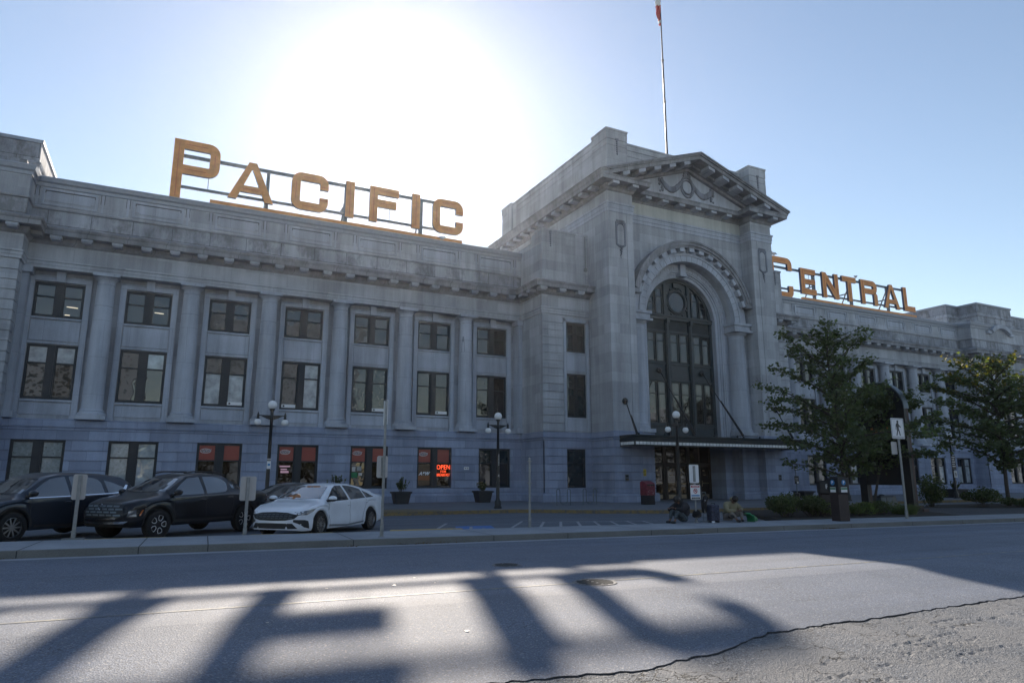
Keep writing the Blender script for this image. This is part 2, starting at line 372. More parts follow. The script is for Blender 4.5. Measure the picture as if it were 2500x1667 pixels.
def tag(o, label, cat, group=None, kind=None):
    if label: o['label'] = label
    if cat: o['category'] = cat
    if group: o['group'] = group
    if kind: o['kind'] = kind
    return o
def thing(name, label, cat, loc=(0, 0, 0), group=None):
    o = bpy.data.objects.new(name, None); COL.objects.link(o); o.location = loc; o.empty_display_size = .3
    return tag(o, label, cat, group)
def structure(name, mb, label=None, **k):
    o = mb.build(name, **k); o['kind'] = 'structure'
    if label: o['label'] = label
    return o
def copy_tree(o, parent=None):
    c = o.copy(); COL.objects.link(c)
    if parent is not None: c.parent = parent
    for ch in list(o.children): copy_tree(ch, c)
    return c

# ground level: the street falls gently to the right, level at the station
def G(x, y):
    k = 1.0 if y < 20 else max(0.0, 1 - (y - 20) / 10)
    return max(-0.35, min(.2, -0.008 * (x - 12))) * k + max(0.0, min(.1, (16 - y) / 40)) - .08 * max(0.0, min(4.0, 8 - y))
def sheet(mb, poly, dz, zf=None):
    """flat polygon cut on a common 2 m grid and laid on the ground"""
    bm = bmesh.new(); vs = [bm.verts.new((x, y, 0)) for x, y in poly]; bm.faces.new(vs)
    xs = [p[0] for p in poly]; ys = [p[1] for p in poly]
    for a, ax, lo, hi in ((0, (1, 0, 0), max(-26, min(xs)), min(60, max(xs))), (1, (0, 1, 0), max(-4, min(ys)), min(32, max(ys)))):
        k = math.ceil(lo / 2) * 2
        while k <= hi:
            bmesh.ops.bisect_plane(bm, geom=bm.verts[:] + bm.edges[:] + bm.faces[:], plane_co=(k, 0, 0) if a == 0 else (0, k, 0), plane_no=ax); k += 2
    bmesh.ops.triangulate(bm, faces=bm.faces)
    bm.verts.index_update()
    mb.add([(v.co.x, v.co.y, G(v.co.x, v.co.y) + dz) for v in bm.verts], [tuple(v.index for v in f.verts) for f in bm.faces]); bm.free()
    return mb
def slab(mb, poly, dz, low=-.02):
    """raised slab following the ground"""
    sheet(mb, poly, dz)
    n = len(poly)
    for i in range(n):
        (x0, y0), (x1, y1) = poly[i], poly[(i + 1) % n]
        L = math.hypot(x1 - x0, y1 - y0); k = max(1, min(120, int(L / 2)))
        for j in range(k):
            a, b = j / k, (j + 1) / k
            p, q = (x0 + (x1 - x0) * a, y0 + (y1 - y0) * a), (x0 + (x1 - x0) * b, y0 + (y1 - y0) * b)
            mb.quad((*p, G(*p) + low), (*q, G(*q) + low), (*q, G(*q) + dz), (*p, G(*p) + dz))
    return mb

# ================================================================ SETTING
YK = 16.34      # face of the road kerb
g = MB().m('asphalt_lot')
sheet(g, [(-60, 16), (100, 16), (100, 60), (-60, 60)], 0)
g.quad((-60, 60, 0), (100, 60, 0), (900, 900, 0), (-900, 900, 0)); g.quad((-900, -900, -.4), (900, -900, -.4), (100, -30, -.35), (-60, -30, .2))
g.quad((-900, -900, -.4), (-60, -30, .2), (-60, 60, 0), (-900, 900, 0)); g.quad((100, -30, -.35), (900, -900, -.4), (900, 900, 0), (100, 60, 0))
sheet(g, [(-60, -30), (100, -30), (100, 16), (-60, 16)], -.09)
structure('ground', g, 'grey asphalt ground of the station forecourt reaching to the horizon')
rd = MB().m('asphalt_road'); random.seed(3)
crack = [(-30, 4.6), (-12, 5.2), (-4, 5.4), (0, 5.45), (1.6, 5.5), (2.77, 5.51), (2.96, 5.47), (3.25, 5.43), (3.58, 5.41), (4.1, 5.35), (4.37, 5.44), (4.59, 5.45), (5.04, 5.5), (5.5, 5.64), (5.68, 5.73), (6.09, 5.84), (7.28, 5.9), (7.77, 5.87), (8.66, 5.93), (9.99, 5.98), (11.39, 6.02), (15, 6.1), (24, 6.4), (60, 6.8), (100, 7)]
def fine(pl, amp, step=.12):
    out = []
    for (x0, y0), (x1, y1) in zip(pl[:-1], pl[1:]):
        n = max(1, int(math.hypot(x1 - x0, y1 - y0) / step)) if -6 < x0 < 16 else 1
        for i in range(n):
            a = i / n; out.append((x0 + (x1 - x0) * a, y0 + (y1 - y0) * a + random.uniform(-amp, amp)))
    return out + [pl[-1]]
cf = fine(crack, .03, .09)
def interp0(P, x):
    for (a, b_), (c_, d) in zip(P[:-1], P[1:]):
        if a <= x <= c_: return b_ + (d - b_) * (x - a) / max(1e-6, c_ - a)
    return P[-1][1]
def strip_between(mb, pl, yfar, dz):
    for (x0, y0), (x1, y1) in zip(pl[:-1], pl[1:]):
        sheet(mb, [(x0, y0), (x1, y1), (x1, yfar), (x0, yfar)] if yfar > y0 else [(x0, yfar), (x1, yfar), (x1, y1), (x0, y0)], dz)
sheet(rd, [(-60, 7.2), (100, 7.2), (100, 16.02), (-60, 16.02)], .004)
strip_between(rd, [(-60, 4.3)] + cf, 7.2, .004)
structure('road', rd, 'grey asphalt road crossed by long shadows of rooftop letters')
from mathutils import noise as mnoise
old = MB().m('asphalt_old')
strip_between(old, [(-60, 4.3)] + [c_ for c_ in cf if c_[0] <= 1.5] + [(1.5, interp0(cf, 1.5))], -3.0, -.006); strip_between(old, [(15.5, interp0(cf, 15.5))] + [c_ for c_ in cf if c_[0] > 15.5], -3.0, -.006)
sheet(old, [(1.5, -3), (15.5, -3), (15.5, 2.6), (1.5, 2.6)], -.006)
LINES = [[(5.33, 4.6), (5.54, 4.61), (5.74, 4.63), (6.1, 4.65), (6.24, 4.67), (6.5, 4.67)], [(5.75, 4.4), (5.9, 4.4), (6.08, 4.42), (6.21, 4.4), (6.49, 4.36)], [(7.31, 5.0), (7.63, 4.97), (7.78, 4.94), (7.93, 4.91), (8.36, 4.93)], [(6.81, 4.9), (6.94, 4.83), (7.31, 4.88), (7.7, 4.99)], [(7.52, 5.33), (8.04, 5.48), (8.77, 5.54), (9.38, 5.5)], [(8.51, 5.33), (9.29, 5.37), (9.83, 5.46), (10.15, 5.42)], [(8.34, 5.38), (8.62, 5.2)], [(9.76, 5.82), (10.13, 5.65)], [(7.05, 5.05), (7.4, 5.08), (7.8, 5.12), (8.34, 5.16)], [(5.74, 4.93), (6.2, 4.94), (6.5, 4.8)], [(7.43, 4.62), (8.04, 4.64), (8.57, 4.62)]]
SEG = [(Vector(p), Vector(q)) for L in LINES for p, q in zip(L[:-1], L[1:])]
def oldz(x, y, ye):
    P = Vector((x, y, 0)); rough = max(0.0, min(1.0, (mnoise.noise(P * .9 + Vector((3, 7, 0))) + .12) * 4)); sm = max(0.0, 1 - abs((y - (ye - .38)) / .30)) * (1 if x > 5 else 0)
    rough = rough * (1 - .85 * sm)
    z = -.004 + .006 * mnoise.noise(P * 2.3) + (.002 + .0045 * rough) * mnoise.noise(P * 21) + (.002 + .0055 * rough) * mnoise.noise(P * 47)
    q = Vector((x + .05 * mnoise.noise(P * 7), y + .05 * mnoise.noise(P * 7 + Vector((9, 0, 0))))); d = 9
    for a, b in SEG:
        if abs(q.x - a.x) < .8:
            ab = b - a; t_ = max(0, min(1, (q - a).dot(ab) / ab.length_squared)); d = min(d, (q - a - ab * t_).length)
    if d < .018: z -= .016 * (1 - d / .018)
    e = ye - y; wd = .02 + .03 * mnoise.noise(Vector((x * 3, 0, 5)))
    if e < wd: z -= max(0, .010 + .014 * mnoise.noise(Vector((x * 2.2, 3, 5)))) * (1 - e / max(.01, wd))
    return z
nx, ny = 400, 84; vs = []
for i in range(nx + 1):
    x = 1.5 + 14.0 * (i / nx) ** 1.15; ye = interp0(cf, x)
    for j in range(ny + 1):
        y = 2.6 + (ye - 2.6) * (1 - (1 - j / ny) ** 1.0); vs.append((x, y, G(x, y) + oldz(x, y, ye)))
old.add(vs, [(i * (ny + 1) + j, (i + 1) * (ny + 1) + j, (i + 1) * (ny + 1) + j + 1, i * (ny + 1) + j + 1) for i in range(nx) for j in range(ny)])
structure('road_shoulder', old, 'older rough worn and cracked asphalt along the near edge of the road')
ck = MB().m('asphalt_dark')
for (x0, y0), (x1, y1) in zip(cf[:-1], cf[1:]):
    if -8 < x0 < 40: ck.quad((x0, y0, G(x0, y0) + .0035), (x1, y1, G(x1, y1) + .0035), (x1, y1, G(x1, y1) - .06), (x0, y0, G(x0, y0) - .06))
structure('road_edge', ck, 'broken dark edge of the upper asphalt layer')
ln = MB().m('p_line'); sheet(ln, [(-40, 8.62), (60, 8.88), (60, 8.95), (-40, 8.69)], .008)
structure('centre_line', ln, 'faded pale line painted along the middle of the road')
gt = MB().m('gutter'); sheet(gt, [(-60, 16.0), (100, 16.0), (100, 16.36), (-60, 16.36)], .008); structure('gutter', gt, 'pale concrete gutter strip below the kerb')
kb = MB().m('kerb'); slab(kb, [(-60, YK), (100, YK), (100, YK + .17), (-60, YK + .17)], .150)
structure('kerb', kb, 'concrete kerb along the road')
WB = 18.75      # back edge of the walk
wk = MB().m('concrete'); slab(wk, [(-60, YK + .17), (100, YK + .17), (100, WB), (-60, WB)], .146)
wk.m('joint')
for x in (-7.3, -2.35, -.3, 1.0, 4.1, 7.7, 9.9, 12.7, 15.2, 18.0, 21.2, 24.5, 27.5, 31, 34.5, 38, 42):
    wk.quad((x - .012, YK + .02, G(x, 17) + .152), (x + .012, YK + .02, G(x, 17) + .152), (x + .012 + .12, WB, G(x, WB) + .1495), (x - .012 + .12, WB, G(x, WB) + .1495))
    wk.quad((x - .01, YK - .004, G(x, 16) + .01), (x + .01, YK - .004, G(x, 16) + .01), (x + .01, YK - .004, G(x, 16) + .15), (x - .01, YK - .004, G(x, 16) + .15))
structure('pavement', wk, 'concrete walk between the road and the car park')
# station pavement with a yellow edge bulging out before the entrance
edge = [(-60, 29.4), (15.0, 29.2), (17.8, 27.3), (21.0, 26.0), (23.0, 26.0), (34.5, 26.4), (38.0, 28.2), (41.5, 28.65), (100, 28.4)]
pv = MB().m('pave'); slab(pv, edge + [(100, 42), (-60, 42)], .15)
pv.m('joint')
for k in range(-4, 30):
    x = k * 2.4
    pv.quad((x - .01, 30.2, .154), (x + .01, 30.2, .154), (x + .01, 40, .154), (x - .01, 40, .154))
structure('station_pavement', pv, 'raised concrete pavement along the foot of the station')
ye = MB().m('p_yellow')
for (x0, y0), (x1, y1) in zip(edge[:-1], edge[1:]):
    ye.quad((x0, y0 - .006, G(x0, y0) + .01), (x1, y1 - .006, G(x1, y1) + .01), (x1, y1 - .006, G(x1, y1) + .158), (x0, y0 - .006, G(x0, y0) + .158))
    ye.quad((x0, y0 - .006, .158), (x1, y1 - .006, .158), (x1, y1 + .2, .158), (x0, y0 + .2, .158))
sheet(ye, [(7.6, 29.4), (10.9, 29.4), (11.8, 29.9), (10.4, 31.6), (8.4, 31.6)], .162)
structure('yellow_kerb_paint', ye, 'worn yellow paint along the station kerb')
# painted markings in the car park
pw = MB().m('p_white')
def line(mb, a, b, wd, dz=.006):
    a, b = Vector(a), Vector(b); d = (b - a).normalized(); n = Vector((-d.y, d.x)) * wd / 2
    sheet(mb, [tuple(a - n), tuple(b - n), tuple(b + n), tuple(a + n)], dz)
line(pw, (7.2, 19.6), (9.2, 23.5), .1); line(pw, (9.7, 19.6), (12.3, 23.6), .1); line(pw, (12.3, 23.2), (17.4, 22.0), .1)
for k in range(7): line(pw, (11.0 + k * .8, 19.9), (12.9 + k * .65, 23.0 - k * .14), .1)
for k in range(9): line(pw, (21.0 + k * .05, 20.2 + k * .62), (26.6 + k * .3, 20.2 + k * .62), .26) if k % 1 == 0 and k < 9 else None
structure('painted_lines', pw, 'worn white painted bay lines and crossing bars')
pb = MB().m('p_blue'); sheet(pb, [(8.15, 20.0), (9.55, 20.0), (10.2, 21.9), (8.9, 21.9)], .006)
pb.m('p_white')
for a, b in (((8.9, 20.6), (9.3, 21.5)), ((9.1, 21.0), (9.5, 20.9)), ((8.75, 20.45), (9.25, 20.4)), ((9.25, 20.4), (9.4, 20.7))): line(pb, a, b, .1, .010)
structure('painted_blue_bay_symbol', pb, 'blue painted square with white symbol on the parking bay')
# driveway gap, planting beds
dw = MB().m('asphalt_dark'); sheet(dw, [(31.6, WB + .0), (41.5, WB), (43.5, 22.5), (40.5, 25.6), (34.6, 22.8), (33.0, 21.0)], .150)
structure('driveway', dw, 'dark asphalt driveway apron beside the planting bed')
bd = MB().m('soil'); slab(bd, [(20.6, WB + .02), (31.4, WB + .02), (33.0, 20.9), (34.4, 22.9), (33.5, 25.2), (24.2, 24.6)], .156)
slab(bd, [(36.6, 23.8), (41.2, 22.4), (58, 21.6), (60, 25.2), (40, 25.6)], .152)
structure('planting_bed', bd, 'dark soil beds along the back of the walk')

# ================================================================ STATION BUILDING
MIR = lambda p: (63.3 - p[0], p[1], p[2])
class SMB(MB):
    """adds everything for one side and, mirrored about the tower, for the other"""
    both = True
    def __init__(s): MB.__init__(s); s.twin = MB()
    def m(s, mat): MB.m(s, mat); s.twin.m(mat); return s
    def add(s, vs, fs):
        vs = [tuple(v) for v in vs]; MB.add(s, vs, fs)
        if s.both: s.twin.add([MIR(v) for v in vs], fs)
        return s
    def build(s, name, parent=None, **k):
        s.twin.build(name, parent, **k); return MB.build(s, name, parent, **k)
ST = thing('railway_station', 'long grey stone railway station with a pedimented arched entrance tower', 'station building', (31.65, 40, 0))
PA = [(-30, 38.7), (-7.05, 38.7), (-7.05, 40), (20.8, 40), (20.8, 37.05), (24.33, 37.05)]
PB = PA + [(24.33, 34.6), (26.45, 34.6), (26.45, 35.25), (27.9, 35.25), (27.9, 36.4)]
BAY = [-5.486 + 4.061 * i for i in range(7)]
COLX = [-3.455 + 4.061 * i for i in range(6)]
CJ = [.68, .94, 1.43, 1.92, 2.41, 2.89, 3.40]

def wallf(mb, x0, x1, z0, z1, y, holes, depth):
    xs = sorted({x0, x1, *[h[0] for h in holes], *[h[1] for h in holes]}); zs = sorted({z0, z1, *[h[2] for h in holes], *[h[3] for h in holes]})
    for a, b in zip(xs[:-1], xs[1:]):
        for c, d in zip(zs[:-1], zs[1:]):
            m = ((a + b) / 2, (c + d) / 2)
            if any(h[0] < m[0] < h[1] and h[2] < m[1] < h[3] for h in holes): continue
            mb.quad((a, y, c), (b, y, c), (b, y, d), (a, y, d))
    for a, b, c, d in holes:
        mb.quad((a, y, c), (a, y, d), (a, y + depth, d), (a, y + depth, c)); mb.quad((b, y, c), (b, y, d), (b, y + depth, d), (b, y + depth, c))
        mb.quad((a, y, d), (b, y, d), (b, y + depth, d), (a, y + depth, d)); mb.quad((a, y, c), (b, y, c), (b, y + depth, c), (a, y + depth, c))
def courses(mb, x0, x1, y, js, holes, th=.05, gap=.045):
    """projecting courses on a wall facing the street, cut by window holes"""
    for a, b in zip(js[:-1], js[1:]):
        iv = [(x0, x1)]
        for h in holes:
            if h[2] < b - .02 and h[3] > a + .02:
                iv = [q for p in iv for q in ((p[0], min(p[1], h[0])), (max(p[0], h[1]), p[1])) if q[1] - q[0] > .01]
        for p, q in iv: mb.box(p, q, y, y + th, a + gap / 2, b - gap / 2)

# ground storey
b = SMB().m('stone_base')
gw = [(x - 1.12, x + 1.12, .98, 3.42) for x in BAY]; pw_ = (22.47, 23.88, .98, 3.36)
endw = [(-13.2, -10.6, .98, 3.42)]
wallf(b, -7.05, 20.8, .5, 4.42, 40.03, gw, .19)
courses(b, -7.05, 20.8, 39.98, CJ + [], gw); b.box(-7.05, 20.8, 39.98, 40.02, 3.42, 3.9)
wallf(b, 20.8, 24.33, .5, 4.42, 37.08, [pw_], .19); courses(b, 20.8, 24.33, 37.03, CJ, [pw_]); b.box(20.8, 24.33, 37.03, 37.07, 3.42, 3.9)
wallf(b, -30, -7.05, .5, 4.42, 38.73, endw, .19); courses(b, -30, -7.05, 38.68, CJ, endw); b.box(-30, -7.05, 38.68, 38.72, 3.42, 3.9)
for path in ([(-7.05, 38.68), (-7.05, 39.98)], [(20.8, 39.98), (20.8, 37.03)], [(24.33, 37.03), (24.33, 34.6), (26.45, 34.6), (26.45, 35.25), (27.9, 35.25), (27.9, 38.6)]):
    for z0, z1 in zip(CJ[:-1], CJ[1:]): b.sweep(path, [(-.06, z0 + .016), (0, z0 + .016), (0, z1 - .016), (-.06, z1 - .016)])
    b.sweep(path, [(-.045, .5), (-.045, 4.4)], cap=False); b.sweep(path, [(-.06, 3.42), (0, 3.42), (0, 3.9), (-.06, 3.9)])
b.build('ground_storey_wall', ST)
b = SMB().m('stone_base')
b.sweep(PB, [(-.4, 0), (.16, 0), (.16, .58), (.08, .66), (-.06, .68)], cap=False)
b.build('plinth', ST, bevel=.01)
b = SMB().m('stone_base')
b.sweep(PB, [(-.1, 3.86), (.03, 3.86), (.06, 3.92), (.06, 3.97), (.03, 3.98), (.09, 4.03), (.11, 4.09), (.06, 4.11), (.05, 4.38), (-.02, 4.43), (-.95, 4.43)], cap=False)
b.build('string_course', ST)

# upper wall with window openings
UW = []
for x in BAY: UW += [(x - 1.09, x + 1.09, 9.57, 11.36), (x - 1.09, x + 1.09, 5.42, 8.17)]
PW = [(22.52, 24.0, 9.53, 11.48), (22.52, 24.0, 5.33, 8.13)]
EW = [(-13.1, -10.7, 9.57, 11.36), (-13.1, -10.7, 5.42, 8.17)]
b = SMB().m('stone')
wallf(b, -7.05, 20.8, 4.4, 12.0, 40.6, UW, .2)
wallf(b, 20.8, 24.33, 4.4, 12.0, 37.05, PW, .2)
b.quad((20.8, 37.05, 4.4), (20.8, 40.8, 4.4), (20.8, 40.8, 14.2), (20.8, 37.05, 14.2))
b.quad((-7.05, 38.7, 4.4), (-7.05, 40.8, 4.4), (-7.05, 40.8, 14.2), (-7.05, 38.7, 14.2))
wallf(b, -30, -7.05, 4.4, 12.0, 38.7, EW, .2)
QJ = [4.43 + .495 * i for i in range(16)]
courses(b, 20.76, 22.28, 36.98, QJ, [], .08, .05); courses(b, -9.5, -7.01, 38.63, QJ, [], .08, .05); courses(b, -30, -14.6, 38.63, QJ, [], .08, .05)
for z0_, z1_ in zip(QJ[:-1], QJ[1:]):
    b.box(-7.07, -7.01, 38.72, 39.5, z0_ + .025, z1_ - .025); b.box(20.76, 20.82, 37.07, 37.8, z0_ + .025, z1_ - .025)
b.build('upper_wall', ST)
for x in BAY:
    b = SMB().m('stone_plain')
    for s_ in (-1, 1): b.box(x + s_ * 1.22 - .11, x + s_ * 1.22 + .11, 40.48, 40.6, 4.62, 11.62); b.box(x + s_ * 1.36 - .03, x + s_ * 1.36 + .03, 40.44, 40.6, 4.62, 11.69)
    b.box(x - 1.39, x + 1.39, 40.44, 40.6, 11.62, 11.69); b.box(x - 1.11, x + 1.11, 40.48, 40.6, 11.40, 11.62)
    b.box(x - .2, x + .2, 40.34, 40.6, 11.38, 11.95)
    b.box(x - 1.1, x + 1.1, 40.50, 40.6, 9.46, 9.56); b.box(x - 1.07, x + 1.07, 40.56, 40.6, 8.36, 9.40); b.box(x - 1.1, x + 1.1, 40.52, 40.6, 8.20, 8.30)
    b.box(x - 1.1, x + 1.1, 40.50, 40.6, 5.30, 5.41); b.box(x - 1.07, x + 1.07, 40.56, 40.6, 4.66, 5.24)
    for s_ in (-1, 1): b.box(x + s_ * 1.28 - .22, x + s_ * 1.28 + .22, 40.38, 40.6, 4.43, 4.64)
    b.build('window_surround', ST, bevel=.012)
b = SMB().m('stone_plain')
for z0, z1 in ((4.5, 5.25), (8.3, 9.4)): b.box(22.55, 23.97, 37.02, 37.05, z0, z1)
for s_ in (-1, 1): b.box(23.26 + s_ * .86 - .1, 23.26 + s_ * .86 + .1, 36.95, 37.05, 4.45, 11.72)
b.box(22.3, 24.22, 36.95, 37.05, 11.5, 11.74); b.box(22.5, 24.02, 36.98, 37.05, 9.42, 9.52); b.box(22.5, 24.02, 36.98, 37.05, 5.22, 5.32)
b.build('window_surround', ST, bevel=.012)

# engaged columns
for j, x in enumerate(COLX):
    for mir in (0, 1):
        X = x if not mir else 63.3 - x
        c = MB().m('stone_plain'); y = 40.2
        c.box(X - .66, X + .66, y - .66, 40.62, 4.43, 4.62)
        c.lathe([(.001, 4.62), (.63, 4.62), (.655, 4.70), (.63, 4.78), (.55, 4.80), (.53, 4.84), (.56, 4.88), (.53, 4.93), (.485, 4.97), (.475, 5.05), (.468, 7.0), (.455, 8.5), (.43, 10.2), (.405, 11.35), (.43, 11.38), (.43, 11.42), (.405, 11.44), (.405, 11.58), (.43, 11.62), (.50, 11.70), (.56, 11.76), (.001, 11.77)], (X, y, 0), 28)
        c.box(X - .6, X + .6, y - .6, 40.6, 11.77, 11.93)
        c.m('groove')
        for z in (6.05, 7.1, 8.15, 9.2, 10.25): c.lathe([(.40, z), (.474 - .0085 * (z - 5), z), (.474 - .0085 * (z - 5), z + .012), (.40, z + .012)], (X, y, 0), 28)
        c.build('column', ST, smooth=True)
for xx in (-7.05, 20.8):
    b = SMB().m('stone_plain')
    s_ = 1 if xx < 0 else -1; x0, x1 = sorted((xx, xx + s_ * .28))
    b.box(x0, x1, 39.85, 40.6, 4.6, 11.6)
    x0, x1 = sorted((xx, xx + s_ * .42)); b.box(x0, x1, 39.7, 40.6, 11.6, 11.93); b.box(x0, x1, 39.7, 40.6, 4.43, 4.75)
    b.build('end_pilaster', ST, bevel=.01)

# entablature, cornice with modillions
b = SMB().m('stone')
b.sweep(PA, [(-.9, 11.93), (.1, 11.93), (.1, 12.08), (.13, 12.09), (.13, 12.24), (.18, 12.27), (.18, 12.34), (.08, 12.37), (.08, 13.14), (.2, 13.22)])
b.build('entablature', ST)
b = SMB().m('stone_cornice')
b.sweep(PA, [(.0, 13.14), (.12, 13.16), (.2, 13.22), (.28, 13.32), (.28, 13.50), (.78, 13.50), (.79, 13.72), (.84, 13.76), (.88, 13.86), (.85, 13.90), (0.0, 14.22), (-.5, 14.22)])
b.build('cornice', ST)
def modil(x, yw, wd=.5):
    b = SMB().m('stone_plain'); b.box(x - wd / 2, x + wd / 2, yw - .72, yw - .2, 13.36, 13.502); b.box(x - wd / 2 + .05, x + wd / 2 - .05, yw - .66, yw - .2, 13.29, 13.36); b.build('modillion', ST)
for k in range(20): modil(-5.8 + k * 1.346, 40)
for x in (20.55, 21.95, 23.35): modil(x, 37.05)
for k in range(5): modil(-7.4 - k * 1.346, 38.7)
for y in (37.6, 38.7): b = SMB().m('stone_plain'); b.box(20.8 - .72, 20.8 - .2, y - .25, y + .25, 13.3, 13.502); b.build('modillion', ST)
b = SMB().m('stone_cornice'); b.box(-7.05 + .2, -7.05 + .72, 38.9, 39.4, 13.3, 13.502); b.build('modillion', ST)


# parapet
PC = [(-7.05, 40), (20.8, 40)]
b = SMB().m('stone_weather')
b.sweep(PC, [(-.5, 14.1), (0, 14.15), (0, 15.0)], cap=False)
b.sweep([(-30, 38.7), (-7.05, 38.7), (-7.05, 40)], [(-.5, 14.1), (0, 14.15), (0, 15.0)], cap=False)
b.m('stone')
for p in (PC, [(-30, 38.7), (-7.05, 38.7), (-7.05, 40.4)]):
    b.sweep(p, [(0, 15.0), (.09, 15.02), (.12, 15.1), (.02, 15.17), (0, 16.2), (-.5, 16.2), (-.5, 15)])
b.build('parapet', ST)
for x in BAY:
    b = SMB().m('stone_plain'); w2 = 1.22
    for z0, z1, o_ in ((15.25, 15.36, .07), (16.03, 16.14, .07)): b.box(x - w2, x + w2, 40 - o_, 40, z0, z1)
    for s_ in (-1, 1):
        xa = x + s_ * (w2 - .05); b.box(xa - .06, xa + .06, 39.93, 40, 15.36, 16.03)
        xa = x + s_ * (w2 + .22); b.box(xa - .05, xa + .05, 39.97, 40, 15.2, 16.2)
    b.box(x - .92, x + .92, 39.965, 40, 15.48, 15.92)
    b.m('groove'); b.box(x - 1.11, x + 1.11, 39.994, 40, 15.36, 16.03)
    for s_ in (-1, 1): xa = x + s_ * (w2 + .14); b.box(xa - .015, xa + .015, 39.99, 40, 15.2, 16.2); xa = x + s_ * (w2 + .31); b.box(xa - .012, xa + .012, 39.99, 40, 15.2, 16.2)
    b.m('stone_plain').box(x - 1.07, x + 1.07, 39.988, 40, 15.40, 15.99)
    b.build('parapet_panel', ST, bevel=.008)
b = SMB().m('lead')
for p in (PC, [(-30, 38.7), (-7.05, 38.7), (-7.05, 40.4)]):
    b.sweep(p, [(0, 16.2), (.05, 16.22), (.08, 16.38), (.16, 16.46), (.2, 16.6), (.22, 16.66), (.17, 16.72), (-.5, 16.75), (-.5, 16.2)])
b.build('parapet_coping', ST)
# pavilion blocks beside the tower
b = SMB().m('stone')
pr_ = lambda t, gs: [(-.6, 14.1), (0, 14.1)] + [q for z in gs for q in ((0, z), (-.025, z), (-.025, z + .035), (0, z + .035))] + [(0, t - .15), (.04, t - .13), (.04, t), (-.6, t)]
b.sweep([(20.8, 38.5), (20.8, 37.05), (24.33, 37.05)], pr_(17.66, (16.62, 17.08)))
b.sweep([(20.8, 40.9), (20.8, 38.5)], pr_(17.12, (16.62,)))
b.box(21.3, 24.4, 37.5, 41.5, 14.1, 17.1); b.box(21.3, 24.4, 37.5, 38.48, 17.1, 17.6)
b.build('pavilion_attic', ST)
b = SMB().m('stone_carve')
for k in range(7): b.sphere((21.45, 37.02, 17.35 - k * .14), .085 - .004 * k, 10, (1, .5, .9))
b.box(21.38, 21.52, 36.98, 37.05, 17.4, 17.55)
b.build('pavilion_garland', ST, smooth=True)
b = SMB().m('galv'); b.tube([(24.1, 36.98, 17.5), (24.1, 36.98, 15.3)], .03); b.box(24.0, 24.2, 36.9, 37.05, 15.1, 15.3); b.build('downpipe', ST)
# attic blocks over the end pavilions
b = SMB().m('stone_weather')
b.sweep([(-7.18, 52), (-7.18, 40.9), (-30, 40.9)][::-1], [(-.5, 14), (0, 14), (0, 17.6), (.06, 17.65), (.1, 17.75), (0, 17.85), (0, 18.85), (-.5, 18.9)])
b.sweep([(-15.2, 41), (-15.2, 39.0), (-9.15, 39.0), (-9.15, 41)], [(-.5, 14), (0, 14), (0, 17.6), (.06, 17.65), (.1, 17.75), (0, 17.85), (0, 18.85), (-.5, 18.9)])
b.box(-29, -7.7, 41.4, 52, 14, 18.9); b.box(-14.8, -9.6, 39.4, 41.5, 14, 18.85)
b.sweep([(-8.9, 40.5), (-8.9, 38.75), (-7.3, 38.75), (-7.3, 40.5)], [(-.5, 16.7), (0, 16.7), (0, 17.0), (-.5, 17.02)])
b.m('lead'); b.sweep([(-30, 40.9), (-7.18, 40.9), (-7.18, 52)], [(0, 18.85), (.08, 18.86), (.08, 19.04), (-.4, 19.06)]); b.sweep([(-15.2, 41), (-15.2, 39.0), (-9.15, 39.0), (-9.15, 41)], [(0, 18.85), (.08, 18.86), (.08, 19.04), (-.4, 19.06)])
b.box(-29, -7.5, 41.3, 52, 18.9, 19.03); b.box(-15, -9.3, 39.2, 41.5, 18.9, 19.035)
b.build('end_attic_block', ST)
# arched attic window hood on the end blocks
def arc(cx, cz, r, a0, a1, n): return [(cx + r * math.cos(R(a0 + (a1 - a0) * i / n)), cz + r * math.sin(R(a0 + (a1 - a0) * i / n))) for i in range(n + 1)]
def arch_ring(mb, cx, cz, r0, r1, y0, y1, zb=None, a0=180, a1=0, n=28):
    inn = arc(cx, cz, r0, a0, a1, n); out = arc(cx, cz, r1, a0, a1, n)
    if zb is not None: inn = [(cx - r0, zb)] + inn + [(cx + r0, zb)]; out = [(cx - r1, zb)] + out + [(cx + r1, zb)]
    k = len(inn); vs = [(x, y, z) for y in (y0, y1) for L in (inn, out) for x, z in L]; fs = []
    for i in range(k - 1):
        fs += [(i, i + 1, k + i + 1, k + i), (2 * k + i, 2 * k + i + 1, 3 * k + i + 1, 3 * k + i), (i, i + 1, 2 * k + i + 1, 2 * k + i), (k + i, k + i + 1, 3 * k + i + 1, 3 * k + i)]
    fs += [(0, k, 3 * k, 2 * k), (k - 1, 2 * k - 1, 4 * k - 1, 3 * k - 1)]
    return mb.add(vs, fs)
b = SMB().m('stone_plain')
hx = -11.9
arch_ring(b, hx, 14.1, 2.35, 2.75, 38.3, 39.02, None, 130, 50, 14); arch_ring(b, hx, 14.55, 1.15, 1.45, 38.85, 39.02, 14.15)
for s_ in (-1, 1): b.box(hx + s_ * 1.95 - .35, hx + s_ * 1.95 + .35, 38.45, 39.0, 15.8, 16.1)
b.build('attic_window_hood', ST, bevel=.01)
b = SMB().m('navy'); b.prism_y([(hx - 1.13, 14.15)] + arc(hx, 14.55, 1.13, 180, 0, 16) + [(hx + 1.13, 14.15)], 38.93, 38.99)
b.m('glass')
for k in range(3): b.box(hx - .95 + k * .68, hx - .95 + k * .68 + .54, 38.90, 38.93, 14.25, 15.3)
b.build('attic_window', ST)
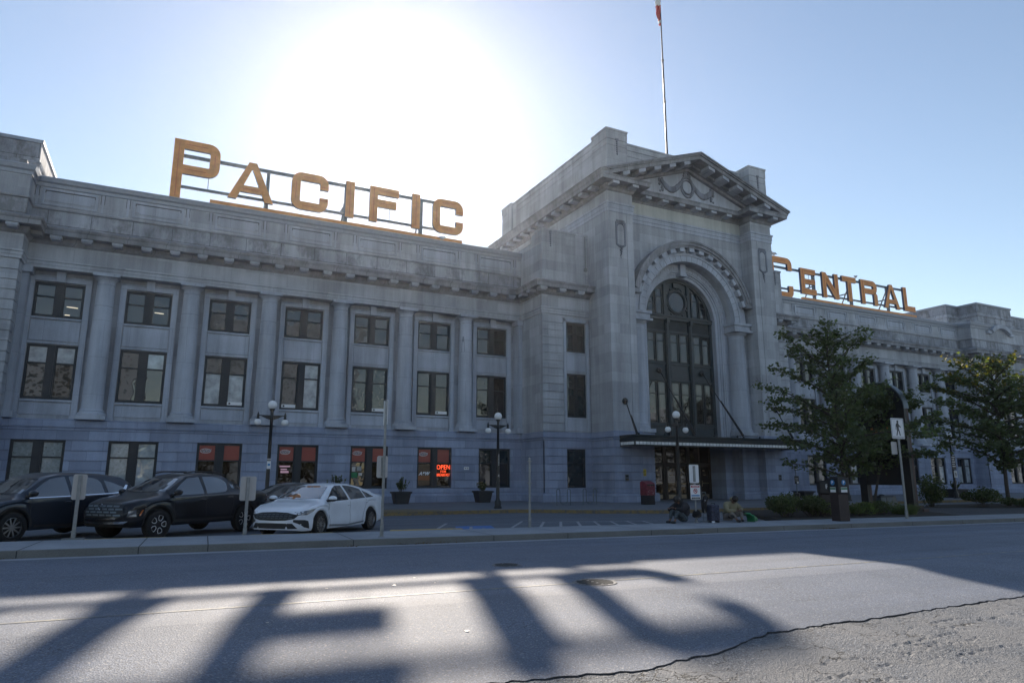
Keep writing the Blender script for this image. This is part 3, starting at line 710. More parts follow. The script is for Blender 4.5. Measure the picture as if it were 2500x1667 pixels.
# solid mass behind the walls, so that no sun leaks through
b = SMB().m('stone_plain')
b.box(-30, 20.8, 40.92, 62, 0.02, 14.2); b.box(-30, -7.5, 39.2, 40.92, .03, 14.1); b.box(21.2, 24.3, 37.45, 62, .03, 14.0); b.box(20.8, 27.6, 41.0, 60, 0.025, 16.0)
b.box(-30, 20.8, 40.55, 62, 14.21, 16.0)
b.build('rear_mass', ST)

# ---------------- windows
def window(x, z0, z1, wd, y, meets, mats, name='window', mull=.36, vent=None, lights=()):
    f = MB().m('navy'); e = .085
    f.box(x - wd / 2, x + wd / 2, y - .02, y + .12, z0, z0 + e); f.box(x - wd / 2, x + wd / 2, y - .02, y + .12, z1 - e, z1)
    for s_ in (-1, 1): f.box(x + s_ * (wd / 2 - e / 2) - e / 2, x + s_ * (wd / 2 - e / 2) + e / 2, y - .02, y + .12, z0 + e, z1 - e)
    if mull: f.box(x - mull / 2, x + mull / 2, y - .05, y + .12, z0 + e, z1 - e); f.box(x - mull / 2 + .07, x + mull / 2 - .07, y - .075, y - .05, z0 + e, z1 - e)
    panes = [(x - wd / 2 + e, x - mull / 2), (x + mull / 2, x + wd / 2 - e)] if mull else [(x - wd / 2 + e, x + wd / 2 - e)]
    for (a, c), mt in zip(panes, meets):
        zm = z0 + (z1 - z0) * mt; f.box(a, c, y - .01, y + .1, zm - .035, zm + .035)
        for q in (a, c - .045): f.box(q, q + .045, y + .005, y + .1, z0 + e, z1 - e)
        f.box(a + .045, c - .045, y + .005, y + .1, z0 + e, z0 + e + .06); f.box(a + .045, c - .045, y + .005, y + .1, z1 - e - .045, z1 - e)
    wo = f.build(name, ST, bevel=0)
    for (a, c), mt, (mu, ml) in zip(panes, meets, mats):
        zm = z0 + (z1 - z0) * mt; p = MB()
        p.m(ml).box(a + .02, c - .02, y + .06, y + .09, z0 + e, zm); p.m(mu).box(a + .02, c - .02, y + .045, y + .075, zm, z1 - e)
        p.build('pane', wo)
    if vent is not None:
        a, c = panes[vent]; v = MB().m('white'); v.box(a + .03, c - .03, y - .03, y + .04, z0 + e + .02, z0 + e + .2)
        v.m('black').cyl((a + .15, y - .034, z0 + e + .11), (a + .15, y - .02, z0 + e + .11), .055, n=14); v.build('vent_unit', wo)
    for (lx, lz, lw, a_) in lights:
        v = MB().m('tubelight'); v.cbox((x + lx, y + .04, z0 + lz), (lw / 2, 0, a_ * lw / 2), (0, .004, 0), (0, 0, .022)); v.build('ceiling_light', wo)
    return wo
GL, BL, SH, WA, GG = 'glass', 'glass_blind', 'glass_sheer', 'glass_warm', 'glass_green'
up = [((GL, GL), (GL, GL))] * 7
low = [((BL, GL), (BL, WA)), ((GL, GL), (BL, GL)), ((GL, BL), (GL, BL)), ((GL, GL), (BL, BL)), ((GL, GG), (GG, GG)), ((GL, GL), (GL, WA)), ((GG, GL), (WA, GL))]
for i, x in enumerate(BAY):
    lt = [(.6, .62, .5, -.06), (.42, .2, .22, 0)] if i == 0 else ([(.52, .75, .45, -.05)] if i == 1 else ())
    window(x, 9.57, 11.36, 2.18, 40.66, (.60, .60), up[i], lights=lt)
    window(x, 5.42, 8.17, 2.18, 40.66, (.66, .66), low[i], vent={2: 1, 3: 0, 4: 1, 5: 1}.get(i))
    window(63.3 - x, 9.57, 11.36, 2.18, 40.66, (.60, .60), [((BL, BL), (GL, GL)), ((GL, GL), (GL, GL))][i % 2])
    window(63.3 - x, 5.42, 8.17, 2.18, 40.66, (.66, .66), [((BL, GL), (GL, BL)), ((GL, BL), (BL, GL)), ((GL, GL), (GL, GL))][i % 3], vent=1 if i in (1, 2) else None)
    window(63.3 - x, .98, 3.42, 2.24, 40.12, (.68, .68), [((GL, BL), (BL, BL)), ((GL, GL), (GG, BL)), ((GG, GG), (GL, GL))][i % 3])
for s_ in (0, 1):
    q = 23.26 if not s_ else 63.3 - 23.26
    window(q, 9.53, 11.48, 1.48, 37.14, (.62, .62), ((GL, GG), (GG, GG)), mull=.2); window(q, 5.33, 8.13, 1.48, 37.14, (.66, .66), ((GG, GG), (GG, GG)), mull=.2)
    window(23.175 if not s_ else 63.3 - 23.175, .98, 3.36, 1.42, 37.17, (.64,), ((GG, GG),), mull=0)
    q = -11.9 if not s_ else 75.2
    for z0, z1 in ((9.57, 11.36), (5.42, 8.17)): window(q, z0, z1, 2.4, 38.78, (.62, .62), ((GL, GL), (GL, GL)))
    window(q, .98, 3.42, 2.6, 38.82, (.68, .68), ((GL, GL), (GL, GL)))
gm = [((SH, SH), (SH, SH)), ((SH, SH), (BL, BL)), (('redvinyl', WA), ('redvinyl', WA)), (('redvinyl', WA), ('redvinyl', WA)), (('redvinyl', WA), ('redvinyl', WA)), (('redvinyl', WA), ('redvinyl', WA)), ((GG, GL), (GG, GL))]
PY = 40.12
def onwin(x0, z0): return lambda x, y, d: (x0 + x, PY + .035 - d, z0 + y)
def logo(parent, x, z, s):
    l = MB().m('white'); l.prism_y([(x + .27 * s * math.cos(a), z + .125 * s * math.sin(a)) for a in [i * math.pi / 12 for i in range(24)]], PY + .030, PY + .042)
    l.m('redvinyl'); l.prism_y([(x + .25 * s * math.cos(a), z + .105 * s * math.sin(a)) for a in [i * math.pi / 12 for i in range(24)]], PY + .026, PY + .034)
    l.m('white').text('A&W', .19 * s, lambda a, b_, d: (x + a, PY + .022 - d, z + b_), .006, shear=.35, bold=.012)
    l.m('black').text('A&W', .19 * s, lambda a, b_, d: (x + a, PY + .016 - d, z + b_), .006, shear=.35, bold=.001)
    l.build('logo_sticker', parent)
for i, x in enumerate(BAY):
    wo = window(x, .98, 3.42, 2.24, PY, (.66, .66) if i < 2 else (.62, .62), gm[i])
    if 2 <= i <= 5: logo(wo, x - .68, 3.0, 1.0)
    if i == 3:
        p = MB().m(emis('dim_menu_panel', (.35, .22, .28), .25, (.2, .14, .2)))
        for k, (a, c, z0, z1) in enumerate([(-.92, -.36, 2.18, 2.26), (-.86, -.52, 2.02, 2.1), (-.86, -.42, 1.86, 1.97)]): p.box(x + a, x + c, PY + .03, PY + .05, z0, z1)
        p.build('menu_poster', wo)
    if i == 4:
        p = MB()
        for mt, a, c, z0, z1 in [('plate_back', -.95, -.75, 1.95, 2.22), ('galv', -.68, -.4, 1.98, 2.25), ('bag_green', -.97, -.62, 1.6, 1.9), ('plate_back', -.56, -.35, 1.72, 1.88)]: p.m(mt).box(x + a, x + c, PY + .03, PY + .05, z0, z1)
        p.build('window_posters', wo)
    if i == 5:
        p = MB().m(simple('faded_brown_poster', (.13, .075, .035), .5, var=.4)).box(x - 1.0, x - .24, PY + .036, PY + .052, 1.15, 2.4)
        p.m(simple('orange_poster_band', (.28, .10, .03), .5)).box(x - .99, x - .25, PY + .030, PY + .040, 1.45, 1.72)
        p.m('white').text('A&W', .27, lambda a, b_, d: (x - .62 + a, PY + .02 - d, 1.84 + b_), .008, shear=.35, bold=.014)
        p.build('window_poster', wo)
        n_ = MB().m('neon_red')
        for tx, sz, zz, wdt in (('OPEN', .40, 2.22, .88), ('FOR', .22, 1.96, .9), ('BREAKFAST', .24, 1.76, .70)):
            n_.text(tx, sz, lambda a, b_, d, zz=zz: (x + .62 + a, PY - .01 - d, zz + b_), .02, width=wdt, bold=-.004)
        n_.build('neon_sign', wo)

# ================================================================ ENTRANCE TOWER (mirrored halves about x = 31.65)
CX_, ZS, T_ = 31.65, 12.4, 34.6
b = SMB().m('stone')
b.quad((24.33, T_, 4.4), (24.33, 50, 4.4), (24.33, 50, 18.62), (24.33, T_, 18.62))
b.box(24.34, 25.78, T_, 36.3, 4.42, 18.62); b.box(25.78, 25.84, T_ + .035, 36.3, 4.42, 18.62); b.box(25.84, 26.33, T_, 36.3, 4.42, 18.62)
b.box(24.33, 26.33, T_, 36.3, 18.6, 20.1)
b.box(24.0, 27.6, 38.0, 49.9, 4.3, 20.1) if False else b.box(24.36, 27.6, 36.25, 49.9, 4.3, 20.1)
b.both = False
b.box(27.6, 35.7, 37.12, 49.9, 4.2, 20.6)
b.build('tower_wall', ST)
b = MB().m('stone')
poly = [(26.33, 4.42), (27.65, 4.42), (27.65, ZS)] + arc(CX_, ZS, 4.0, 180, 0, 40)[1:-1] + [(35.65, ZS), (35.65, 4.42), (36.97, 4.42), (36.97, 18.62), (26.33, 18.62)]
# wall sheet with the arched opening, made of strips so that it stays clean
inn = arc(CX_, ZS, 4.0, 180, 0, 40); k = len(inn)
outp = []
for x, z in inn:
    dx, dz = x - CX_, z - ZS; t_ = min((5.32 / abs(dx)) if abs(dx) > 1e-6 else 1e9, (6.22 / dz) if dz > 1e-6 else 1e9); outp.append((CX_ + dx * t_, ZS + dz * t_))
for (a, c), (d, e) in zip(zip(inn[:-1], inn[1:]), zip(outp[:-1], outp[1:])):
    b.quad((a[0], 35.7, a[1]), (c[0], 35.7, c[1]), (e[0], 35.7, e[1]), (d[0], 35.7, d[1]))
    if abs(d[0] - e[0]) > .01 and abs(d[1] - e[1]) > .01:
        q = (d[0] if abs(abs(d[0] - CX_) - 5.32) < .01 else e[0], 18.62); b.add([(d[0], 35.7, d[1]), (e[0], 35.7, e[1]), (q[0], 35.7, q[1])], [(0, 1, 2)])
    b.quad((a[0], 35.7, a[1]), (c[0], 35.7, c[1]), (c[0], 36.3, c[1]), (a[0], 36.3, a[1]))
for x0, x1 in ((26.33, 27.65), (35.65, 36.97)): b.box(x0, x1, 35.7, 36.3, 4.3, ZS)
b.build('arch_wall', ST)
b = MB().m('stone_frieze'); b.box(26.34, 36.96, 35.62, 36.3, 19.24, 20.1); b.m('stone').box(26.34, 36.96, 35.69, 36.3, 18.55, 19.3); b.build('frieze_panel', ST)
VJ = lambda mb, r0, r1, y, zb=None, n=27: [mb.cbox((CX_ + (r0 + r1) / 2 * math.cos(t_), y, ZS + (r0 + r1) / 2 * math.sin(t_)), ((r1 - r0) / 2 * math.cos(t_), 0, (r1 - r0) / 2 * math.sin(t_)), (0, .004, 0), (-.009 * math.sin(t_), 0, .009 * math.cos(t_))) for t_ in [math.pi * i / n for i in range(1, n)]]
b = MB().m('stone_plain')
arch_ring(b, CX_, ZS, 3.98, 5.0, 35.34, 35.72, None, n=48); arch_ring(b, CX_, ZS, 4.4, 4.52, 35.28, 35.4, None, n=48)
b.m('groove'); VJ(b, 3.99, 4.4, 35.338)
b.build('archivolt', ST, smooth=True)
b = MB().m('stone_cornice')
arch_ring(b, CX_, ZS, 5.02, 5.3, 34.86, 35.72, None, 164, 16, 44); arch_ring(b, CX_, ZS, 4.86, 5.04, 34.95, 35.5, None, 164, 16, 44); arch_ring(b, CX_, ZS, 5.22, 5.36, 34.80, 35.0, None, 164, 16, 44)
for s_ in (-1, 1): b.box(CX_ + s_ * 5.02 - .3, CX_ + s_ * 5.02 + .3, 34.9, 35.7, ZS + 1.1, ZS + 1.4)
b.m('stone_plain')
for i in range(15):
    t_ = R(17 + i * 146 / 14); c_, s_ = math.cos(t_), math.sin(t_)
    b.cbox((CX_ + 4.75 * c_, 35.2, ZS + 4.75 * s_), (.14 * c_, 0, .14 * s_), (0, .22, 0), (-.22 * s_, 0, .22 * c_))
b.build('arch_hood', ST, smooth=True)
b = MB().m('stone_plain')
arch_ring(b, CX_, ZS, 3.42, 4.02, 36.22, 36.9, 4.2, n=48); arch_ring(b, CX_, ZS, 3.52, 3.60, 36.17, 36.25, 4.2, n=48); arch_ring(b, CX_, ZS, 3.82, 3.9, 36.17, 36.25, 4.2, n=48)
arch_ring(b, CX_, ZS, 3.07, 3.44, 36.42, 37.0, 4.2, n=48); arch_ring(b, CX_, ZS, 3.3, 3.42, 36.34, 36.5, 4.2, n=48)
b.box(CX_ - .24, CX_ + .24, 36.0, 36.5, 15.55, 16.38); b.box(CX_ - .3, CX_ + .3, 35.95, 36.5, 15.5, 15.72)
b.m('groove'); VJ(b, 3.61, 3.81, 36.218)
b.build('inner_arch', ST, smooth=True)
# columns of the arch
for s_ in (-1, 1):
    X = CX_ + s_ * 4.47; c = MB().m('stone_plain'); y = 35.9
    c.box(X - .80, X + .80, y - .80, 36.25, 4.43, 4.66)
    c.lathe([(.001, 4.66), (.76, 4.66), (.79, 4.75), (.76, 4.85), (.68, 4.88), (.70, 4.98), (.66, 5.05), (.645, 5.15), (.64, 7.5), (.62, 9.5), (.585, 11.2), (.61, 11.24), (.61, 11.3), (.585, 11.33), (.585, 11.5), (.66, 11.58), (.80, 11.72), (.001, 11.74)], (X, y, 0), 32)
    c.box(X - .86, X + .86, y - .86, 36.2, 11.74, 11.90); c.box(X - .74, X + .74, y - .72, 36.2, 11.9, 12.22); c.box(X - .84, X + .84, y - .82, 36.2, 12.22, 12.40)
    c.build('arch_column', ST, smooth=True)
# green window screen
FY = 36.93
b = MB().m('green')
b.prism_y([(28.5, 3.9)] + [(x, z) for x, z in arc(CX_, ZS, 3.15, 180, 0, 36)] + [(34.8, 3.9)], FY, FY + .18)
arch_ring(b, CX_, ZS, 2.86, 3.1, FY - .14, FY + .02, 4.0, n=40)
b.box(28.6, 34.7, FY - .22, FY, 12.42, 12.62); b.box(28.6, 34.7, FY - .3, FY, 12.62, 12.74); b.box(28.6, 34.7, FY - .12, FY, 11.52, 11.66)
for z in (9.28, 8.12): b.box(28.6, 34.7, FY - .10, FY, z, z + .14)
b.box(28.6, 34.7, FY - .1, FY, 5.02, 5.2); b.box(28.6, 34.7, FY - .1, FY, 4.1, 4.3)
for mx in (30.60, 32.70):
    b.box(mx - .15, mx + .15, FY - .2, FY, 3.9, 12.5); b.box(mx - .08, mx + .08, FY - .26, FY - .2, 3.9, 12.3); b.box(mx - .12, mx + .12, FY - .36, FY, 12.15, 12.5)
    b.box(mx - .13, mx + .13, FY - .12, FY, 12.7, 15.15)
for cx0 in (29.55, 31.65, 33.75):
    w2 = .78; xl = max(cx0 - .86, 28.75); xr = min(cx0 + .86, 34.55)
    b.box(xl + .12, xr - .12, FY - .03, FY, 8.36, 9.16); b.box(xl + .12, xr - .12, FY - .03, FY, 4.36, 4.92)
    k = xl + .05
    while k < xr: b.box(k, k + .05, FY - .035, FY, 11.72, 12.36); k += .1
b.build('window_screen', ST, bevel=0)
def panel_window(xa, xb, za, zb, name='screen_window', mt='glass', split=.7):
    f = MB().m('greendk'); e = .06
    for a, c, d, q in ((xa, xb, za, za + e), (xa, xb, zb - e, zb), (xa, xa + e, za + e, zb - e), (xb - e, xb, za + e, zb - e)): f.box(a, c, FY - .09, FY, d, q)
    zm = za + (zb - za) * split
    f.box(xa + e, xb - e, FY - .075, FY, zm - .03, zm + .03)
    for q in (xa + .15, xb - .15): f.box(q - .008, q + .008, FY - .055, FY - .03, za + e, zb - e)
    for q in (za + .17, zb - .15, zm + .12): f.box(xa + e, xb - e, FY - .055, FY - .03, q - .008, q + .008)
    o_ = f.build(name, ST); p = MB().m(mt); p.box(xa + e, xb - e, FY - .05, FY - .01, za + e, zb - e); p.build('pane', o_)
for xs in ((28.80, 29.55), (29.65, 30.38), (30.84, 31.6), (31.70, 32.46), (32.92, 33.66), (33.76, 34.50)):
    panel_window(*xs, 9.45, 11.48); panel_window(*xs, 5.22, 8.06)
for xs in ((28.98, 29.6), (29.72, 30.36), (32.96, 33.58), (33.70, 34.32)): panel_window(*xs, 12.8, 14.05 if xs[0] in (28.98, 33.70) else 14.7, split=.66)
o_ = MB().m('green'); o_.lathe([(.72, FY - .02), (.72, FY - .14), (.80, FY - .17), (.90, FY - .12), (.92, FY - .02)], (31.65, 0, 13.82), 36, 'y')
for t_ in range(0, 360, 30): o_.sphere((31.65 + 1.0 * math.cos(R(t_)), FY - .06, 13.82 + 1.02 * math.sin(R(t_))), .10, 8, (1, .6, 1))
o_.box(31.35, 31.95, FY - .16, FY, 14.85, 15.2); o_.box(30.75, 32.55, FY - .05, FY, 12.76, 12.86)
ro = o_.build('round_window', ST, smooth=True); p = MB().m('glass'); p.cyl((31.65, FY - .05, 13.82), (31.65, FY - .01, 13.82), .74, n=36); p.build('pane', ro)
# entrance recess and doors
b = MB().m('stone_base')
for s_ in (-1, 1):
    xa, xb = sorted((CX_ + s_ * 3.07, CX_ + s_ * 3.76)); b.box(xa, xb, 36.2, 38.6, .15, 4.2)
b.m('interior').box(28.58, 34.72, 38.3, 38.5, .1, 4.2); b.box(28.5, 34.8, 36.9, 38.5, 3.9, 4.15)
b.build('entrance_recess', ST)
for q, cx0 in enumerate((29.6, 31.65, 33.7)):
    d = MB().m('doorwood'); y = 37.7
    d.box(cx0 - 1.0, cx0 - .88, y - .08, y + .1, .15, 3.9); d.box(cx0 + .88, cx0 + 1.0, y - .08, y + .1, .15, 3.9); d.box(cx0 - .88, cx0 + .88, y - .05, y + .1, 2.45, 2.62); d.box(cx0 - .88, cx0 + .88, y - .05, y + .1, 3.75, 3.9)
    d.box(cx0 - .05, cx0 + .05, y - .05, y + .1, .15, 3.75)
    for s_ in (-1, 1):
        a = cx0 + s_ * .46
        for u in (-.38, .38): d.box(a + u - .045, a + u + .045, y - .02, y + .06, .16, 2.45)
        d.box(a - .34, a + .34, y - .02, y + .06, .16, .5); d.box(a - .34, a + .34, y - .02, y + .06, 2.33, 2.45)
    do = d.build('entrance_door', ST)
    p = MB().m('glass_warm')
    for s_ in (-1, 1): a = cx0 + s_ * .46; p.box(a - .34, a + .34, y + .0, y + .02, .5, 2.33); p.box(a - .4, a + .4, y, y + .02, 2.62, 3.75)
    p.build('pane', do)
    h = MB().m('brass')
    for s_ in (-1, 1):
        a = cx0 + s_ * .46; h.box(a - .3, a + .3, y - .03, y - .02, .2, .46); h.tube([(a - s_ * .33, y - .09, 1.0), (a - s_ * .33, y - .09, 1.4)], .015); h.box(a - .3, a + .3, y - .07, y - .05, 1.2, 1.25)
        h.box(a - .2, a - .02, y - .03, y - .02, 2.02, 2.14); h.box(a - .12, a + .1, y - .03, y - .02, 1.74, 1.8)
    h.build('handle', do)
# canopy
b = MB().m('greendk')
X0, X1, Y0 = 24.78, 38.52, 33.1
b.box(X0 + .1, X1 - .1, Y0 + .1, 36.8, 3.78, 4.02)
b.sweep([(X0, T_), (X0, Y0), (X1, Y0), (X1, T_)], [(-.08, 3.46), (.0, 3.46), (.02, 3.52), (-.01, 3.53), (-.01, 3.72), (.03, 3.74), (.05, 3.98), (.10, 4.04), (.10, 4.12), (-.08, 4.12)])
b.box(X0 + .08, X1 - .08, Y0 + .08, 36.8, 3.72, 3.78)
k = X0 + .3
while k < X1: b.sphere((k, Y0, 4.17), .07, 8); b.cyl((k, Y0, 4.1), (k, Y0, 4.3), .03, .004, 6); k += 1.96
co = b.build('canopy', ST)
l = MB().m('canopy_light'); k = X0 + .06
while k < X1 - .2: l.box(k, k + .235, Y0 - .012, Y0 + .02, 3.54, 3.71); k += .272
k = Y0 + .1
while k < T_ - .2:
    for X in (X0, X1): l.box(X - .012, X + .012, k, k + .235, 3.54, 3.71)
    k += .272
l.build('glass_strip', co)
for x, y, z, xe in ((25.22, T_, 6.25, 25.1), (29.75, 36.8, 8.8, 29.6), (33.55, 36.8, 8.8, 33.7), (38.08, T_, 6.25, 38.2)):
    r_ = MB().m('black'); r_.cyl((x, y - .12, z), (xe, 33.35, 4.15), .035, .035, 8); r_.sphere((x, y - .06, z), .21, 14, (1, .5, 1)); r_.sphere((x, y - .16, z), .09, 10)
    v = Vector((xe - x, 33.35 - y, 4.15 - z)); r_.cyl(Vector((x, y - .12, z)) + v * .45, Vector((x, y - .12, z)) + v * .97, .05, .05, 8); r_.sphere((xe, 33.35, 4.15), .08, 8)
    r_.build('tie_rod', co, smooth=True)
# architrave, horizontal cornice, pediment
TP = [(30, 49.9), (24.33, 49.9), (24.33, T_), (26.33, T_), (26.33, 35.7), (36.97, 35.7), (36.97, T_), (38.97, T_), (38.97, 49.9), (33, 49.9)]
b = MB().m('stone_plain')
b.sweep(TP, [(0, 18.6), (.04, 18.62), (.04, 18.84), (.07, 18.86), (.07, 19.12), (.12, 19.14), (.13, 19.26), (0, 19.3)], cap=False)
b.build('tower_architrave', ST)
b = MB().m('stone_cornice')
b.sweep(TP, [(-.3, 20.0), (.02, 20.02), (.10, 20.10), (.14, 20.2), (.22, 20.30), (.22, 20.42), (.88, 20.42), (.90, 20.62), (.96, 20.70), (.96, 20.74), (-.3, 20.78)], cap=False)
for s_ in (0, 1):
    p_ = [(24.33 + 3, 49.9), (24.33, 49.9), (24.33, 33.66)] if not s_ else [(38.97, 33.66), (38.97, 49.9), (36, 49.9)]
    b.sweep(p_, [(.2, 20.72), (.94, 20.74), (.98, 20.9), (1.06, 20.98), (1.06, 21.02), (.1, 21.2)])
b.build('tower_cornice', ST)
def brk(*a): b = SMB().m('stone_plain'); b.box(*a); b.build('bracket', ST)
for k in range(12): brk(23.55, 24.2, 35.15 + k * 1.22, 35.65 + k * 1.22, 20.24, 20.43)
for x in (24.55, 26.1): brk(x - .25, x + .25, 33.8, 34.4, 20.24, 20.43)
for x in (28.0, 29.46, 30.92): brk(x - .25, x + .25, 34.9, 35.5, 20.24, 20.43)

SL = (23.87 - 20.98) / (31.65 - 23.33)
def rake(off_l, off_h): return lambda x: 20.98 + (x - 23.33) * SL - off_h
b = SMB().m('stone_cornice')
def rk(x0, th0, th1, y0, y1):
    f0, f1 = rake(0, th0), rake(0, th1); b.prism_y([(x0, f1(x0)), (31.65, f1(31.65)), (31.65, f0(31.65)), (x0, f0(x0))], y0, y1)
rk(23.30, -.02, .10, 33.50, 35.45); rk(23.36, .10, .20, 33.57, 35.45); rk(23.45, .20, .46, 33.68, 35.45); rk(24.4, .46, .64, 34.55, 35.45); rk(24.9, .64, .84, 34.95, 35.42)
b.build('raking_cornice', ST)
for k in range(5):
    b = SMB().m('stone_plain'); x = 25.35 + k * 1.30; z = 20.98 + (x - 23.33) * SL - .46
    b.cbox((x, 34.25, z - .11), (.28, 0, .28 * SL), (0, .50, 0), (0, 0, .12)); b.cbox((x, 34.3, z - .22), (.2, 0, .2 * SL), (0, .42, 0), (0, 0, .04)); b.build('bracket', ST)
b = MB().m('stone_plain'); b.prism_y([(24.4, 20.7), (38.9, 20.7), (38.9, 20.75), (31.65, 23.4), (24.4, 20.75)], 35.2, 35.5); b.build('tympanum', ST)
b = SMB().m('stone_carve')
random.seed(5)
def blob(x, z, y, r, sq=.6): b.sphere((x, y, z), r, 8, (1, sq, 1))
for i in range(19):
    a = i / 18; x = 29.35 + 1.75 * a; z = 21.95 - .62 * math.sin(math.pi * a) + .15 * a; blob(x, z, 35.14, .16 + .08 * math.sin(math.pi * a) + random.uniform(-.02, .02))
for i in range(12): blob(29.3 + random.uniform(-.16, .16), 22.1 - i * .085, 35.16, .09 + random.uniform(-.02, .03))
for i in range(16):
    t_ = R(90 + i * 12); blob(31.65 + .56 * math.cos(t_), 21.86 + .74 * math.sin(t_), 35.12, .10)
for i in range(8): blob(31.6 - random.uniform(0, .3), 22.7 + random.uniform(-.15, .28), 35.12, .12)
b.both = False; b.lathe([(.44, 35.2), (.46, 35.06), (.53, 35.04), (.55, 35.2)], (31.65, 0, 21.86), 28, 'y'); b.m('stone_plain').sphere((31.65, 35.2, 21.86), .44, 20, (1, .2, 1.25))
b.build('cartouche', ST, smooth=True)
b = SMB().m('stone_carve')
for x in (24.98, 25.67): b.box(x - .05, x + .05, T_ - .05, T_, 16.4, 17.9)
b.box(24.93, 25.72, T_ - .05, T_, 17.86, 17.96); b.box(25.0, 25.65, T_ - .05, T_, 18.0, 18.1)
for i in range(11): t_ = R(i * 18); blob(25.325 + .3 * math.cos(t_), 17.55 + .32 * math.sin(t_), T_ - .02, .055)
for i in range(10):
    for s_ in (-1, 1): blob(25.325 + s_ * .3, 17.5 - i * .115, T_ - .02, .05)
for i in range(9): a = i / 8; blob(25.0 + .65 * a, 16.42 - .14 * math.sin(math.pi * a), T_ - .03, .085)
for i in range(10): blob(25.325 + random.uniform(-.05, .05), 16.3 - i * .085, T_ - .03, .10 * (1 - i / 13))
b.build('pilaster_carving', ST, smooth=True)
# attic of the tower
ATT = lambda t, o=0: [(-.6, 20.6), (o, 20.6), (o, 23.28), (o - .03, 23.29), (o - .03, 23.33), (o, 23.34), (o, 23.72), (o - .03, 23.73), (o - .03, 23.77), (o + .02, 23.78), (o + .02, t - .16), (o + .06, t - .13), (o + .06, t), (-.6, t)]
b = MB().m('stone')
b.sweep([(30, 50.2), (24.50, 50.2), (24.50, 35.5), (38.80, 35.5), (38.80, 50.2), (33, 50.2)], ATT(24.26))
b.box(25.0, 38.3, 36.0, 49.7, 20.3, 24.2)
for s_ in (0, 1):
    mp = (lambda P: P) if not s_ else (lambda P: [(63.3 - x, y) for x, y in P][::-1])
    b.sweep(mp([(24.42, 36.35), (24.42, T_), (26.08, T_), (26.08, 36.35)]), ATT(24.52)); b.sweep(mp([(26.2, 50.4), (24.40, 50.4), (24.40, 48.6), (26.2, 48.6)]), ATT(24.36))
    xa = 24.6 if not s_ else 63.3 - 26.0; b.box(xa, xa + 1.4, 34.75, 36.3, 20.4, 24.48); b.box(xa, xa + 1.5, 48.7, 50.2, 20.4, 24.33)
b.build('tower_attic', ST)
b = SMB().m('stone_carve'); b.box(25.14, 25.36, T_ - .06, T_, 23.74, 23.86)
for k in range(7): b.sphere((25.25, T_ - .03, 23.64 - k * .15), .10 - .005 * k, 10, (1, .5, .9))
b.build('attic_garland', ST, smooth=True)

# ================================================================ ROOFTOP SIGNS
def glyph(ch, x, z, w_, h, s):
    """outline of a block letter as polygons: outer ring pieces as list of convex/concave polygons"""
    r = s * .9; P = []
    def rect(a, b_, c, d): P.append([(x + a, z + c), (x + b_, z + c), (x + b_, z + d), (x + a, z + d)])
    def bend(cx, cz, ro, ri, a0, a1, n=6):
        P.append([(x + cx + ro * math.cos(R(a0 + (a1 - a0) * i / n)), z + cz + ro * math.sin(R(a0 + (a1 - a0) * i / n))) for i in range(n + 1)] + [(x + cx + ri * math.cos(R(a1 + (a0 - a1) * i / n)), z + cz + ri * math.sin(R(a1 + (a0 - a1) * i / n))) for i in range(n + 1)])
    ri = .08; ro = s + ri
    if ch == 'I': rect(0, w_, 0, h)
    if ch == 'L': rect(0, s, s, h); rect(0, w_, 0, s)
    if ch == 'F': rect(0, s, 0, h); rect(s, w_, h - s, h); rect(s, w_ * .92, h * .54 - s * .5, h * .54 + s * .5)
    if ch == 'E': rect(0, s, 0, h); rect(s, w_, h - s, h); rect(s, w_ * .95, h * .5 - s * .45, h * .5 + s * .45); rect(s, w_, 0, s)
    if ch == 'T': rect(0, w_, h - s, h); rect(w_ / 2 - s / 2, w_ / 2 + s / 2, 0, h - s)
    if ch == 'N': rect(0, s, 0, h); rect(w_ - s, w_, 0, h); P.append([(x + s, z + h), (x + s, z + h * .62), (x + w_ - s, z), (x + w_ - s, z + h * .38)])
    if ch == 'A':
        m = w_ / 2
        P.append([(x, z), (x + s * .95, z), (x + m - s * .02, z + h - s * .75), (x + m - s * .02, z + h), (x + m - s * .42, z + h)]); P.append([(x + w_ - s * .95, z), (x + w_, z), (x + m + s * .42, z + h), (x + m - s * .02, z + h), (x + m - s * .02, z + h - s * .75)])
        zb = h * .20; fx = lambda zz: (zz / (h - s * .75)) * (m - s * .97) + s * .95
        P.append([(x + fx(zb) - .02, z + zb), (x + w_ - fx(zb) + .02, z + zb), (x + w_ - fx(zb + s * .8) + .02, z + zb + s * .8), (x + fx(zb + s * .8) - .02, z + zb + s * .8)])
    if ch == 'C':
        rect(0, s, ro, h - ro); bend(ro, ro, ro, ri, 180, 270); bend(ro, h - ro, ro, ri, 180, 90); rect(ro, w_ - ro, 0, s); rect(ro, w_ - ro, h - s, h)
        bend(w_ - ro, h - ro, ro, ri, 90, 0); bend(w_ - ro, ro, ro, ri, 270, 360); rect(w_ - s, w_, h - ro - .32 * (h / 2.33), h - ro); rect(w_ - s, w_, ro, ro + .32 * (h / 2.33))
    if ch in 'PR':
        hb = h * .56 if ch == 'P' else h * .55; z0 = h - hb
        rect(0, s, 0, h); rect(s, w_ - ro, h - s, h); rect(s, w_ - ro, z0, z0 + s); bend(w_ - ro, h - ro, ro, ri, 90, 0); bend(w_ - ro, z0 + ro, ro, ri, 270, 360); rect(w_ - s, w_, z0 + ro, h - ro)
        if ch == 'R': P.append([(x + w_ - s, z), (x + w_, z), (x + w_, z + z0 - .05), (x + w_ - .18, z + z0 + .14), (x + w_ - s, z + z0 + .1)])
    return P
